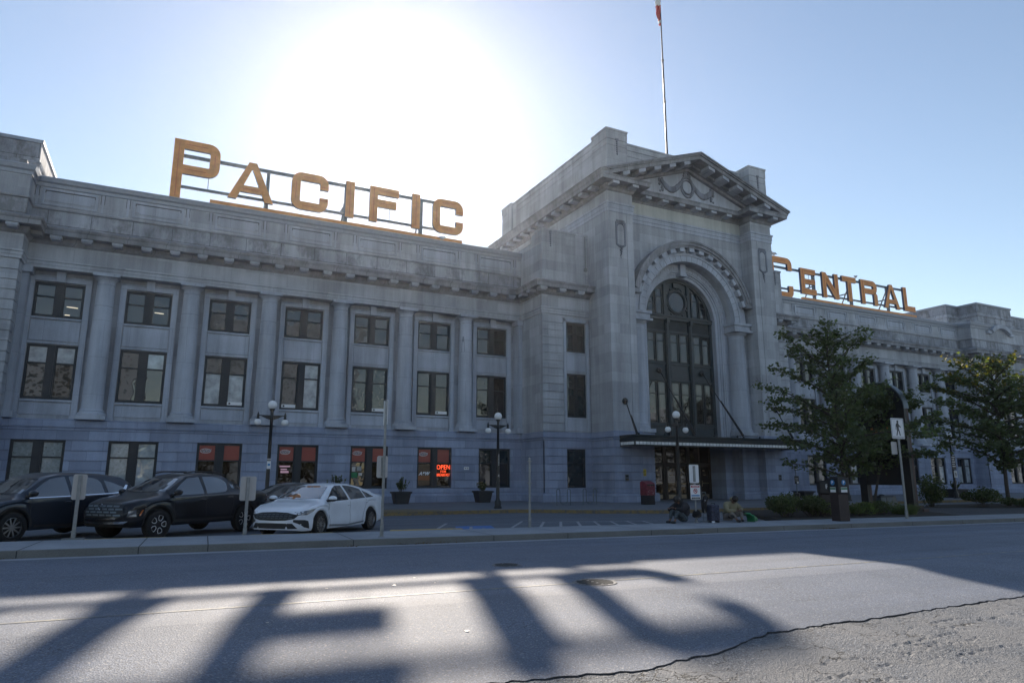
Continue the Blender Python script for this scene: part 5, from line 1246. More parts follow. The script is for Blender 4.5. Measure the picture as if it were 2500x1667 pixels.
# ================================================================ CARS
def interp(P, u):
    if u <= P[0][0]: return P[0][1]
    for (a, b), (c, d) in zip(P[:-1], P[1:]):
        if u <= c: return b + (d - b) * (u - a) / (c - a)
    return P[-1][1]
def smooth_interp(P, u, k=.04):
    return (interp(P, u - k) + 2 * interp(P, u) + interp(P, u + k)) / 4
class Car:
    def __init__(s, root, S):
        s.r, s.S = root, S; S.setdefault('arch', .37)
        us = sorted(set([round(S['u'][0] + (S['u'][1] - S['u'][0]) * i / 74, 3) for i in range(75)] + [round(w + S['arch'] * math.cos(R(a)), 3) for w in S['wheels'] for a in range(0, 181, 12)] + [S['u'][1] - .015, S['u'][1] - .05, S['u'][0] + .015, S['u'][0] + .05]))
        b = MB().m(S['paint']); s.rings = []
        for u in us:
            b_ = s.section(u); s.rings.append([(u, v, z) for v, z in b_])
        k = len(s.rings[0]); vs = []; fs = []; n = len(us)
        for sg in (1, -1):
            base = len(vs); vs += [(p[0], sg * p[1], p[2]) for r_ in s.rings for p in r_]
            fs += [(base + i * k + j, base + i * k + j + 1, base + (i + 1) * k + j + 1, base + (i + 1) * k + j) for i in range(n - 1) for j in range(k - 1)]
        N = n * k
        fs.append(tuple(range((n - 1) * k, n * k)) + tuple(N + j for j in range(n * k - 1, (n - 1) * k - 1, -1))); fs.append(tuple(range(0, k)) + tuple(N + j for j in range(k - 1, -1, -1)))
        b.add(vs, fs); o_ = b.build('body', root, local=True, smooth=False)
        bm = bmesh.new(); bm.from_mesh(o_.data); bmesh.ops.remove_doubles(bm, verts=bm.verts, dist=.002); bmesh.ops.recalc_face_normals(bm, faces=bm.faces); bm.to_mesh(o_.data)
        s.bvh = BVHTree.FromBMesh(bm); bm.free(); me = o_.data; me.polygons.foreach_set('use_smooth', [True] * len(me.polygons)); me.set_sharp_from_angle(angle=R(32)); s.body = o_
        # dark under-body and wheel wells
        d = MB().m('cladding'); d.box(S['u'][0] + .25, S['u'][1] - .25, -S['w'] + .16, S['w'] - .16, S['sill'] + .02, S['sill'] + .3)
        for w in S['wheels']: d.box(w - S['arch'] - .03, w + S['arch'] + .03, -S['w'] + .13, S['w'] - .13, S['sill'] + .05, S['rad'] + S['arch'] + .03)
        d.build('underbody', root, local=True)
    def section(s, u):
        S = s.S; w = smooth_interp(S['wid'], u); zt = smooth_interp(S['top'], u); zb = interp(S['belt'], u); lo = interp(S['low'], u)
        for q in S['wheels']:
            d = abs(u - q)
            if d < S['arch']: lo = max(lo, S['rad'] + math.sqrt(S['arch'] ** 2 - d * d))
        zb = min(zb, zt - .02); lo = min(lo, zb - .06)
        f = max(0.0, min(1.0, (zt - zb - .04) / (S['h'] - S['beltz'] - .04)))
        sh = w - .055; vr = (w - .10) * (1 - f) + S['wr'] * f
        m = lo + (zb - lo) * .5
        P = [(w - .05, lo), (w - .012, lo + (zb - lo) * .12), (w + .0, lo + (zb - lo) * .35), (w - .018, m + (zb - m) * .25), (w + .004, lo + (zb - lo) * .78), (w - .012, zb - .02), (sh, zb + .012)]
        zr = zt - .05 * f - .015 - (0 if f > .3 else .03 * w)
        for t_ in (.25, .5, .75, 1.0): P.append((sh + (vr - sh) * (t_ ** 1.15), zb + .012 + (zr - zb - .012) * t_))
        P += [(vr * .86, zr + (zt - zr) * .62), (vr * .6, zr + (zt - zr) * .88), (vr * .3, zt - .002), (0.0, zt)]
        return P
    def patch(s, name, top, bot, mt, axis, sg=1, off=.007, n=10, m=4, parent=None, mb=None, dist=4):
        """strip between two polylines of (a, b) projected on the body; axis 'v': a=u,b=z seen from the side; 'u': a=v,b=z from the front; 'z': a=u,b=v from above"""
        b = mb or MB().m(mt)
        if mb: b.m(mt)
        def along(P, t_):
            L = len(P) - 1; x = t_ * L; i = min(L - 1, int(x)); f = x - i; return (P[i][0] + (P[i + 1][0] - P[i][0]) * f, P[i][1] + (P[i + 1][1] - P[i][1]) * f)
        g_ = []
        for i in range(n + 1):
            row = []
            for j in range(m + 1):
                a0, a1 = along(top, i / n), along(bot, i / n); f = j / m; a, c = a0[0] + (a1[0] - a0[0]) * f, a0[1] + (a1[1] - a0[1]) * f
                if axis == 'v': o_, d_ = Vector((a, sg * dist, c)), Vector((0, -sg, 0))
                elif axis == 'u': o_, d_ = Vector((dist * sg, a, c)), Vector((-sg, 0, 0))
                else: o_, d_ = Vector((a, c, dist)), Vector((0, 0, -1))
                h = s.bvh.ray_cast(o_, d_)
                row.append((h[0] - d_ * off) if h[0] is not None else None)
            g_.append(row)
        for i in range(n):
            for j in range(m):
                q = (g_[i][j], g_[i + 1][j], g_[i + 1][j + 1], g_[i][j + 1])
                if all(x is not None for x in q): b.quad(*q)
        return None if mb else b.build(name, parent or s.r, local=True, smooth=True, angle=60)
    def wheel(s, u, sg, style):
        S = s.S; r = S['rad']; y = sg * (S['w'] - .10); e = MB().m('tyre')
        wd = .11
        e.lathe([(r * .66, -wd), (r * .9, -wd), (r * .97, -wd * .85), (r, -wd * .5), (r, wd * .5), (r * .97, wd * .85), (r * .9, wd), (r * .66, wd)], (0, 0, 0), 36, 'y')
        t_ = bpy.data.objects.new('wheel', None); COL.objects.link(t_); t_.parent = s.r; t_.location = (u, y, r); e.build('tyre', t_, local=True, smooth=True)
        f = sg * (wd - .02); q = MB(); rr = r * .68
        q.m('rim_dark').cyl((0, f - sg * .07, 0), (0, f - sg * .06, 0), rr, n=32)
        q.m('rim_grey' if style != 'truck' else 'rim_dark').lathe([(rr, f - sg * .08), (rr, f), (rr - .02, f + sg * .006), (rr - .03, f - sg * .02)], (0, 0, 0), 36, 'y')
        q.cyl((0, f - sg * .05, 0), (0, f - sg * .005, 0), .055, n=16)
        ns = {'sedan': 10, 'truck': 5, 'suv': 10}[style]
        for k in range(ns):
            a = 2 * math.pi * k / ns; c, d = math.cos(a), math.sin(a)
            if style == 'truck':
                q.m('rim_dark').cbox((c * rr * .5, f - sg * .03, d * rr * .5), (c * rr * .46, 0, d * rr * .46), (0, .015, 0), (-d * .035, 0, c * .035))
                a2 = a + math.pi / 5; c2, d2 = math.cos(a2), math.sin(a2); cc = Vector((c2 * rr * .68, f - sg * .008, d2 * rr * .68)); U = Vector((c2, 0, d2)); V = Vector((-d2, 0, c2)); hx = [(-.30, -.10), (-.30, .10), (-.05, .22), (.22, .20), (.22, -.20), (-.05, -.22)]
                hx = [cc + U * (p_[0] * rr * 1.0) + V * (p_[1] * rr * 1.15) for p_ in hx]; q.m('rim_white').tube(hx + [hx[0]], .009, 6)
            elif style == 'sedan':
                a3 = a + .5; q.m('rim_grey').cbox(((c * .12 + math.cos(a3) * .9) * rr / 2, f - sg * .02, (d * .12 + math.sin(a3) * .9) * rr / 2), ((math.cos(a3) * .92 - c * .15) * rr / 2, 0, (math.sin(a3) * .92 - d * .15) * rr / 2), (0, .012, 0), (-math.sin(a3) * .014, 0, math.cos(a3) * .014))
                a4 = a3 - .22; q.cbox((math.cos(a4) * rr * .76, f - sg * .02, math.sin(a4) * rr * .76), (math.cos(a4 + .6) * rr * .2, 0, math.sin(a4 + .6) * rr * .2), (0, .01, 0), (-math.sin(a4) * .012, 0, math.cos(a4) * .012))
            else: q.m('rim_grey').cbox((c * rr * .5, f - sg * .02, d * rr * .5), (c * rr * .47, 0, d * rr * .47), (0, .012, 0), (-d * .017, 0, c * .017))
        q.build('rim', t_, local=True)
    def mirror(s, u, z, sg, paint):
        b = MB().m(paint); v = sg * (s.S['w'] + .08); b.sphere((u, v, z + .02), .115, 14, (.85, 1.15, .62)); b.m('cladding').sphere((u, v, z - .015), .11, 12, (.84, 1.12, .5)); b.cbox((u + .02, sg * (s.S['w'] - .06), z - .05), (.04, 0, 0), (0, .07, 0), (0, 0, .025)); b.build('wing_mirror', s.r, local=True, smooth=True)
    def arches(s, extra=.055):
        for w in s.S['wheels']:
            for sg in (1, -1):
                A = s.S['arch']; zc = s.S['rad']; top, bot = [], []
                for a in range(180, -1, -12): top.append((w + (A + extra) * math.cos(R(a)), zc + (A + extra) * math.sin(R(a)))); bot.append((w + (A + .004) * math.cos(R(a)), zc + (A + .004) * math.sin(R(a))))
                s.patch('arch_trim', top, bot, 'cladding', 'v', sg, .012, 20, 2)
def place_car(name, label, x, y, head):
    t_ = thing(name, label, 'car', (x, y, G(x, y) + .004)); t_.rotation_euler = (0, 0, R(head)); return t_
def door_lines(c, lines):
    for P in lines:
        b = MB()
        for (a0, z0), (a1, z1) in zip(P[:-1], P[1:]):
            d = Vector((a1 - a0, z1 - z0)).normalized(); n = Vector((-d.y, d.x)) * .006
            for sg in (1,): c.patch('', [(a0 - n.x, z0 - n.y), (a1 - n.x, z1 - n.y)], [(a0 + n.x, z0 + n.y), (a1 + n.x, z1 + n.y)], 'black', 'v', sg, .004, 6, 1, mb=b)
        b.build('door_gap', c.r, local=True)

# ---- white sedan
t_ = place_car('parked_car', 'white sedan parked nose to the walk between the pickup and the tall post', 4.32, 21.15, 225)
c = Car(t_, dict(paint='paint_white', u=(-2.42, 2.27), w=.905, h=1.415, beltz=.92, wr=.54, rad=.325, arch=.365, sill=.19, wheels=(-1.36, 1.36),
    wid=[(-2.42, .60), (-2.36, .74), (-2.2, .83), (-1.8, .885), (-1.0, .905), (1.2, .905), (1.7, .895), (1.95, .85), (2.12, .74), (2.22, .58), (2.27, .42)],
    top=[(-2.42, .62), (-2.38, .95), (-2.32, 1.05), (-2.1, 1.09), (-1.85, 1.10), (-1.5, 1.19), (-1.0, 1.33), (-.5, 1.405), (-.1, 1.415), (.25, 1.40), (.5, 1.35), (1.28, .955), (1.6, .90), (1.95, .80), (2.15, .70), (2.23, .62), (2.27, .50)],
    belt=[(-2.42, .95), (-1.8, 1.0), (-1.0, .97), (1.2, .88), (1.7, .82), (2.0, .72), (2.2, .60), (2.27, .45)], low=[(-2.42, .36), (-2.2, .28), (-1.7, .2), (2.0, .18), (2.27, .22)]))
c.patch('windscreen', [(.52, -.50), (.54, 0), (.52, .50)], [(1.16, -.70), (1.26, 0), (1.16, .70)], 'glass_car', 'z', n=14, m=8)
for sg in (1, -1):
    wn = c.patch('side_window', [(.98, .965), (.45, 1.27), (.28, 1.335), (-.02, 1.345)], [(.90, .915), (.45, .925), (.2, .93), (-.05, .935)], 'glass_car', 'v', sg, n=12)
    c.patch('side_window', [(-.12, 1.345), (-.5, 1.325), (-.85, 1.25), (-.93, 1.22)], [(-.15, .94), (-.5, .95), (-.85, .965), (-.98, .97)], 'glass_car', 'v', sg, n=10)
    c.patch('side_window', [(-1.0, 1.19), (-1.2, 1.12), (-1.5, .995)], [(-1.04, .97), (-1.2, .975), (-1.48, .985)], 'glass_car', 'v', sg, n=6, m=2)
    for u in (1.36, -1.36): c.wheel(u, sg, 'sedan')
    c.mirror(.98, .98, sg, 'paint_white')
    for u, z in ((-.02, .80), (-1.02, .85)): h = MB().m('paint_white'); h.sphere((u, sg * .915, z), .05, 10, (2.0, .5, .42)); h.build('door_handle', t_, local=True, smooth=True)
    c.patch('headlight', [(2.20, .66), (1.95, .71), (1.62, .76)], [(2.22, .58), (1.95, .60), (1.66, .72)], 'headlamp', 'v', sg, n=8, m=3)
    c.patch('bumper_vent', [(2.2, .48), (2.0, .47), (1.90, .44)], [(2.2, .42), (2.0, .28), (1.84, .24)], 'cladding', 'v', sg, n=6, m=3)
    c.patch('tail_light', [(-2.18, .94), (-2.38, .92)], [(-2.2, .84), (-2.38, .82)], 'taillamp', 'v', sg, n=4, m=2)
c.patch('grille', [(-.72, .60), (-.4, .66), (0, .675), (.4, .66), (.72, .60)], [(-.62, .50), (-.4, .46), (0, .45), (.4, .46), (.62, .50)], 'cladding', 'u', n=20, m=5)
b = MB()
for r_ in range(3):
    for k in range(-4, 5): c.patch('', [(k * .13 - .05, .52 + r_ * .045), (k * .13 + .05, .535 + r_ * .045)], [(k * .13 - .05, .51 + r_ * .045), (k * .13 + .05, .525 + r_ * .045)], 'steel', 'u', off=.012, n=2, m=1, mb=b)
b.build('grille_bars', t_, local=True)
c.patch('lower_intake', [(-.58, .385), (0, .39), (.58, .385)], [(-.70, .25), (0, .245), (.70, .25)], 'cladding', 'u', n=14, m=4)
c.patch('bumper_lip', [(-.72, .225), (0, .22), (.72, .225)], [(-.66, .20), (0, .19), (.66, .20)], 'chrome', 'u', n=14, m=1)
door_lines(c, [[(1.02, .9), (1.0, .6), (.9, .26)], [(-.1, .92), (-.1, .6), (-.12, .26)], [(-1.0, .96), (-.98, .7), (-.85, .5), (-.8, .28)]])
c.patch('sill_trim', [(.95, .30), (0, .25), (-.9, .30)], [(.95, .24), (0, .20), (-.9, .25)], 'gullgrey', 'v', 1, n=16, m=1)

# ---- black pickup
t_ = place_car('pickup_truck', 'glossy black crew-cab pickup with bright outlined wheels, parked left of the white car', .55, 21.95, 221)
c = Car(t_, dict(paint='paint_black', u=(-2.52, 2.45), w=.945, h=1.69, beltz=1.12, wr=.60, rad=.375, arch=.43, sill=.30, wheels=(-1.5, 1.5),
    wid=[(-2.52, .80), (-2.46, .88), (-2.3, .93), (-1.5, .95), (1.4, .95), (1.9, .935), (2.15, .89), (2.3, .80), (2.4, .66), (2.45, .5)],
    top=[(-2.52, .9), (-2.49, 1.12), (-2.4, 1.16), (-1.75, 1.17), (-1.55, 1.22), (-.98, 1.58), (-.8, 1.65), (-.4, 1.69), (.1, 1.685), (.45, 1.63), (.65, 1.54), (1.35, 1.16), (1.5, 1.12), (2.0, 1.04), (2.25, .95), (2.36, .86), (2.43, .74), (2.45, .62)],
    belt=[(-2.52, 1.06), (-1.6, 1.1), (-.8, 1.10), (1.3, 1.04), (1.8, .97), (2.2, .86), (2.45, .60)], low=[(-2.52, .48), (-2.2, .40), (-1.9, .33), (1.9, .32), (2.2, .34), (2.45, .40)]))
c.patch('windscreen', [(.66, -.55), (.68, 0), (.66, .55)], [(1.24, -.74), (1.34, 0), (1.24, .74)], 'glass_car', 'z', n=14, m=8)
c.patch('windscreen_shade', [(.72, -.30), (.74, 0), (.72, .50)], [(1.18, -.10), (1.28, .2), (1.2, .70)], 'glass_blind', 'z', n=10, m=6, off=.012) if False else None
for sg in (1, -1):
    c.patch('side_window', [(1.08, 1.13), (.7, 1.40), (.45, 1.53), (.08, 1.57)], [(1.0, 1.08), (.7, 1.09), (.4, 1.10), (.05, 1.11)], 'glass_car', 'v', sg, n=12)
    c.patch('side_window', [(-.05, 1.575), (-.4, 1.57), (-.72, 1.52), (-.86, 1.40)], [(-.05, 1.115), (-.4, 1.13), (-.72, 1.15), (-.82, 1.22)], 'glass_car', 'v', sg, n=10)
    c.patch('rear_pillar_glass', [(-.95, 1.50), (-1.25, 1.34), (-1.48, 1.22)], [(-1.0, 1.26), (-1.2, 1.21), (-1.45, 1.19)], 'glass_car', 'v', sg, n=8, m=2)
    for u in (1.5, -1.5): c.wheel(u, sg, 'truck')
    c.mirror(1.06, 1.16, sg, 'paint_black')
    for u, z in ((.12, .96), (-.88, 1.0)): h = MB().m('paint_black'); h.sphere((u, sg * .955, z), .055, 10, (2.0, .5, .42)); h.build('door_handle', t_, local=True, smooth=True)
    c.patch('headlight', [(2.33, .76), (2.25, .77), (2.1, .76)], [(2.33, .58), (2.25, .57), (2.12, .57)], 'cladding', 'v', sg, n=6, m=4)
    c.patch('headlamp_lens', [(2.30, .73), (2.16, .76)], [(2.32, .60), (2.14, .60)], 'rim_grey', 'v', sg, n=4, m=3, off=.012)
    c.patch('side_marker', [(2.02, .76), (1.97, .76)], [(2.08, .62), (2.04, .62)], 'lens_amber', 'v', sg, n=3, m=3, off=.014)
    c.patch('side_cladding', [(1.05, .48), (0, .46), (-1.05, .48)], [(1.05, .32), (0, .32), (-1.05, .32)], 'cladding', 'v', sg, n=16, m=2, off=.01)
    c.patch('tail_light', [(-2.36, 1.10), (-2.49, 1.08)], [(-2.38, .78), (-2.49, .78)], 'taillamp', 'v', sg, n=3, m=3)
    b = MB().m('rim_dark'); b.tube([(.5, sg * .55, 1.67), (.2, sg * .57, 1.715), (-.6, sg * .58, 1.71), (-.95, sg * .57, 1.62)], .018, 6); b.build('roof_rail', t_, local=True)
b = MB()
c.patch('', [(-.62, .90), (0, .92), (.62, .90)], [(-.70, .60), (0, .585), (.70, .60)], 'cladding', 'u', n=20, m=6, mb=b); b.build('grille', t_, local=True, smooth=True)
b = MB()
for r_ in range(4):
    for k in range(-2, 3):
        x = k * .235 + (.08 if r_ % 2 else -.04)
        if abs(x) < .56: c.patch('', [(x - .105, .872 - r_ * .072), (x + .085, .872 - r_ * .072)], [(x - .085, .832 - r_ * .072), (x + .105, .832 - r_ * .072)], 'steel', 'u', off=.016, n=3, m=1, mb=b)
c.patch('', [(-.55, .57), (0, .56), (.55, .57)], [(-.55, .545), (0, .535), (.55, .545)], 'chrome', 'u', off=.014, n=12, m=1, mb=b)
b.build('grille_bars', t_, local=True)
b = MB().m('chrome'); b.lathe([(.085, 2.462), (.085, 2.475), (.07, 2.475), (.07, 2.462)], (0, 0, .83), 24, 'x'); b.text('H', .14, lambda a, z, d: (2.475 + d, a * 1.2, .83 + z), .008, shear=.35, bold=.004); b.build('grille_badge', t_, local=True)
c.patch('skid_plate', [(-.80, .49), (0, .455), (.80, .49)], [(-.72, .43), (0, .41), (.72, .43)], 'chrome', 'u', off=.012, n=12, m=1)
c.arches(.06)
door_lines(c, [[(1.1, 1.06), (1.08, .8), (1.0, .48)], [(0.0, 1.1), (0, .8), (-.02, .48)], [(-.88, 1.2), (-1.0, .95), (-1.02, .8), (-.9, .48)]])

# ---- dark blue-grey suv
t_ = place_car('parked_car', 'dark blue-grey sport utility car cut off by the left edge, chrome line under its windows', -2.75, 22.0, 224)
c = Car(t_, dict(paint='paint_blue', u=(-2.30, 2.25), w=.92, h=1.68, beltz=1.07, wr=.58, rad=.36, arch=.41, sill=.24, wheels=(-1.35, 1.35),
    wid=[(-2.30, .72), (-2.24, .82), (-2.0, .88), (-1.4, .92), (1.2, .92), (1.75, .905), (2.0, .85), (2.12, .74), (2.2, .6), (2.25, .45)],
    top=[(-2.30, .9), (-2.26, 1.1), (-2.16, 1.25), (-1.95, 1.47), (-1.75, 1.57), (-1.2, 1.645), (-.4, 1.68), (.1, 1.665), (.4, 1.60), (.58, 1.52), (1.22, 1.11), (1.4, 1.06), (1.9, .98), (2.12, .88), (2.2, .8), (2.25, .62)],
    belt=[(-2.30, 1.18), (-1.6, 1.10), (1.2, 1.02), (1.7, .95), (2.1, .82), (2.25, .58)], low=[(-2.3, .4), (-1.9, .28), (1.9, .26), (2.25, .32)]))
c.patch('windscreen', [(.58, -.53), (.60, 0), (.58, .53)], [(1.12, -.72), (1.22, 0), (1.12, .72)], 'glass_car', 'z', n=14, m=8)
for sg in (1, -1):
    c.patch('side_window', [(.98, 1.11), (.6, 1.37), (.35, 1.50), (-.05, 1.56)], [(.9, 1.05), (.6, 1.06), (.3, 1.07), (-.08, 1.08)], 'glass_car', 'v', sg, n=12)
    c.patch('side_window', [(-.16, 1.56), (-.6, 1.555), (-.95, 1.50), (-1.06, 1.40)], [(-.18, 1.08), (-.6, 1.09), (-.95, 1.10), (-1.1, 1.11)], 'glass_car', 'v', sg, n=10)
    c.patch('side_window', [(-1.16, 1.46), (-1.4, 1.40), (-1.75, 1.26)], [(-1.22, 1.12), (-1.4, 1.13), (-1.66, 1.16)], 'glass_car', 'v', sg, n=8, m=3)
    c.patch('chrome_strip', [(1.0, 1.050), (0, 1.073), (-1.3, 1.118), (-1.64, 1.15), (-1.82, 1.33)], [(1.0, 1.028), (0, 1.052), (-1.3, 1.095), (-1.74, 1.12), (-1.90, 1.33)], 'chrome', 'v', sg, n=24, m=1, off=.012)
    for u in (1.35, -1.35): c.wheel(u, sg, 'suv')
    c.mirror(1.0, 1.14, sg, 'paint_blue')
    for u, z in ((.0, .92), (-.98, .96)): h = MB().m('paint_blue'); h.sphere((u, sg * .93, z), .055, 10, (2.0, .5, .42)); h.build('door_handle', t_, local=True, smooth=True)
    c.patch('headlight', [(2.1, .84), (1.8, .89)], [(2.12, .76), (1.82, .82)], 'headlamp', 'v', sg, n=6, m=2)
    c.patch('side_cladding', [(.95, .40), (0, .38), (-.95, .40)], [(.95, .26), (0, .26), (-.95, .26)], 'cladding', 'v', sg, n=16, m=2, off=.01)
c.patch('grille', [(-.5, .80), (0, .82), (.5, .80)], [(-.45, .5), (0, .48), (.45, .5)], 'cladding', 'u', n=12, m=4)
c.arches(.06)
door_lines(c, [[(1.0, 1.03), (.98, .8), (.92, .42)], [(-.12, 1.06), (-.12, .8), (-.14, .42)], [(-1.12, 1.1), (-1.1, .9), (-.95, .5)]])
# ---- dark car behind the white one
t_ = place_car('parked_car', 'charcoal car mostly hidden behind the white sedan', 3.9, 24.2, 228)
c = Car(t_, dict(paint='paint_dark', u=(-2.3, 2.2), w=.89, h=1.43, beltz=.93, wr=.54, rad=.32, arch=.36, sill=.2, wheels=(-1.33, 1.33),
    wid=[(-2.3, .7), (-2.0, .86), (1.6, .88), (2.0, .8), (2.2, .5)], top=[(-2.3, .8), (-2.2, 1.05), (-1.7, 1.12), (-.9, 1.36), (-.2, 1.43), (.4, 1.36), (1.3, .98), (1.9, .86), (2.2, .6)],
    belt=[(-2.3, 1.0), (1.2, .9), (2.2, .55)], low=[(-2.3, .3), (2.2, .22)]))
c.patch('windscreen', [(.48, -.5), (.5, 0), (.48, .5)], [(1.16, -.68), (1.26, 0), (1.16, .68)], 'glass_car', 'z', n=12, m=8)
for sg in (1, -1):
    c.patch('side_window', [(.9, .97), (.3, 1.32), (-.8, 1.27)], [(.85, .93), (.3, .94), (-1.0, .98)], 'glass_car', 'v', sg, n=12)
    for u in (1.33, -1.33): c.wheel(u, sg, 'suv')
    c.mirror(.95, 1.0, sg, 'paint_dark')
    c.patch('headlight', [(2.05, .76), (1.7, .80)], [(2.08, .66), (1.72, .74)], 'headlamp', 'v', sg, n=6, m=2)

# ================================================================ TREES AND SHRUBS
def tree(x, y, z0, H, env, seed, label, first=1.7, lean=(0, 0), nb=34, leaves=9000, sunlit_share=0.0, ls=.115, trunk_r=.085):
    rr = random.Random(seed); t_ = thing('maple_tree', label, 'tree', (x, y, z0), 'young maple trees in the planting beds')
    tr = MB().m('bark'); ends = []
    def axis(h): f = h / H; return Vector((lean[0] * f + .06 * math.sin(h * 1.7 + seed), lean[1] * f + .05 * math.cos(h * 1.3 + seed), h))
    n = 14; pts = [axis(H * .97 * i / n) for i in range(n + 1)]
    for i in range(n): tr.cyl(pts[i], pts[i + 1], trunk_r * (1 - i / n) ** .8 + .008, trunk_r * (1 - (i + 1) / n) ** .8 + .008, 8, i == 0)
    twigs = []
    for k in range(nb):
        h = first + (H * .94 - first) * (k + rr.random() * .6) / nb; az = k * 2.399 + rr.uniform(-.4, .4); L = interp(env, h) * rr.uniform(.72, 1.12)
        el = R(rr.uniform(14, 34)) + .35 * (h / H); P = axis(h * .93); d = Vector((math.cos(az) * math.cos(el), math.sin(az) * math.cos(el), math.sin(el))); r0 = .010 + .012 * L
        m_ = max(3, int(L / .45)); ps = [P]
        for i in range(m_): d = (d + Vector((rr.gauss(0, .10), rr.gauss(0, .10), -.055 + rr.gauss(0, .05)))).normalized(); ps.append(ps[-1] + d * (L / m_))
        for i in range(m_): tr.cyl(ps[i], ps[i + 1], r0 * (1 - i / m_) + .004, r0 * (1 - (i + 1) / m_) + .004, 5, False)
        for i in range(1, m_ + 1):
            for s_ in (-1, 1):
                for q_ in range(2):
                    q = ps[i - 1].lerp(ps[i], rr.random()); dd_ = (Matrix.Rotation(s_ * rr.uniform(.5, 1.2), 3, 'Z') @ d + Vector((0, 0, rr.uniform(-.15, .4)))).normalized(); l2 = rr.uniform(.25, .75) * min(1.0, .4 + .25 * L); e = q + dd_ * l2
                    tr.cyl(q, e, .007, .003, 4, False); twigs.append((q, e, 1.0))
        twigs.append((ps[-2], ps[-1], 1.4))
    tr.build('trunk', t_, local=True, smooth=True)
    cr = MB().m('leaf'); per = max(1, leaves // max(1, len(twigs)))
    for q, e, wgt in twigs:
        cl = rr.choice((.15, .5, 1.0, 1.6, 2.2)) * wgt
        top = (q.z + e.z) / 2 > H * .72
        cr.m('leaf_sunlit' if (sunlit_share and top and rr.random() < sunlit_share) else 'leaf')  # upper twigs take the sunlit yellow as leaf colour
        for j in range(int(per * cl)):
            p = q.lerp(e, rr.uniform(.15, 1.12)) + Vector((rr.gauss(0, .11), rr.gauss(0, .11), rr.gauss(-.05, .10))); leaf(cr, p, ls, rr, .45)
    cr.build('crown', t_, local=True)
    return t_
tree(28.3, 21.9, -.05, 9.2, [(1.6, 1.9), (2.6, 3.3), (3.6, 3.9), (5.5, 3.3), (7.3, 2.5), (8.6, 1.1), (9.2, .4)], 4, 'tall green maple nearest the entrance, standing left of the arched kiosk', lean=(-.5, 0), nb=40, leaves=8200)
tree(31.5, 22.9, -.1, 6.3, [(2.0, 2.4), (3.2, 3.0), (4.6, 2.4), (5.6, 1.3), (6.3, .4)], 11, 'broad green maple whose foliage covers the black arched kiosk', lean=(1.6, -.3), nb=30, leaves=7500, first=2.1, trunk_r=.06)
tree(44.9, 23.8, -.1, 9.7, [(2.2, 4.2), (3.3, 5.6), (5, 5.2), (7, 3.8), (8.6, 1.6), (9.7, .5)], 23, 'wide green maple at the right edge with sunlit yellow leaves at its top', first=2.3, nb=44, leaves=10500, sunlit_share=.35, ls=.13, trunk_r=.11)
tree(52.5, 24.6, -.1, 8.6, [(2.2, 3.4), (3.3, 4.4), (5, 4.0), (7, 2.6), (8.6, .4)], 31, 'maple mostly cut off by the right edge of the view', first=2.2, nb=36, leaves=8000, sunlit_share=.5, ls=.14, trunk_r=.10)
def shrub(x, y, rx, ry, h, label, seed, mt='leaf_shrub', n=1500, ls=.055, blades=False, name='shrub'):
    rr = random.Random(seed); t_ = thing(name, label, 'shrub', (x, y, G(x, y) + .15)); b_ = MB().m('bark'); l = MB().m(mt)
    for k in range(36 if not blades else 0): a = rr.uniform(0, 6.28); d_ = rr.uniform(.1, .9); b_.cyl((rx * .3 * d_ * math.cos(a), ry * .3 * d_ * math.sin(a), 0), (rx * d_ * math.cos(a), ry * d_ * math.sin(a), h * rr.uniform(.5, .95) * (1.1 - d_ * .4)), .008, .003, 4, False)
    if blades:
        for k in range(n):
            a = rr.uniform(0, 6.28); d_ = math.sqrt(rr.random()); px, py = rx * .75 * d_ * math.cos(a), ry * .75 * d_ * math.sin(a); H_ = h * rr.uniform(.55, 1.15); dx, dy = rr.gauss(0, .18) + px * .25, rr.gauss(0, .18) + py * .25; w_ = .010
            l.add([(px - w_, py, 0), (px + w_, py, 0), (px + dx * .4 + w_, py + dy * .4, H_ * .6), (px + dx * .4 - w_, py + dy * .4, H_ * .6), (px + dx, py + dy, H_)], [(0, 1, 2, 3), (3, 2, 4)])
    else:
        lumps = [(rr.uniform(-.6, .6) * rx, rr.uniform(-.6, .6) * ry, rr.uniform(.45, .8) * h, rr.uniform(.35, .6)) for _ in range(9)]
        for k in range(n):
            cx_, cy_, cz_, s_ = rr.choice(lumps); v = Vector((rr.gauss(0, 1), rr.gauss(0, 1), rr.gauss(0, 1))).normalized() * rr.uniform(.7, 1.05)
            p = Vector((cx_ + v.x * s_ * rx, cy_ + v.y * s_ * ry, cz_ + v.z * s_ * h * .75))
            if p.z < .03: p.z = rr.uniform(.03, .2)
            leaf(l, p, ls, rr)
        b_.build('stems', t_, local=True)
    l.build('foliage', t_, local=True)
shrub(22.6, 20.3, 1.0, .9, .85, 'rounded green shrub at the left end of the planting bed', 1, n=2600)
shrub(23.9, 20.1, .8, .8, .75, 'dense dark shrub in front of the brown pay station', 2, n=2200)
shrub(25.2, 20.6, .75, .7, .82, 'tuft of tall green blades beside the kerb-side pay station', 3, 'leaf_grass', 900, blades=True, name='ornamental_grass')
shrub(26.6, 20.0, .8, .7, .5, 'low greyish shrub right of the kerb-side pay station', 4, 'leaf_grass', 1500, .04)
shrub(28.3, 20.4, .9, .7, .52, 'low shrub with small leaves left of the kiosk', 5, n=1800, ls=.045)
shrub(29.8, 20.2, .7, .6, .45, 'low brownish tuft near the foot of the kiosk', 6, 'leaf_grass', 700, blades=True, name='ornamental_grass')
shrub(38.3, 24.3, 1.05, .9, 1.5, 'tall loose dark bush beside the driveway', 7, n=2400, ls=.065)
shrub(41.3, 23.3, 1.25, .9, .95, 'broad low bush left of the right-hand tree trunk', 8, n=2400, ls=.06)
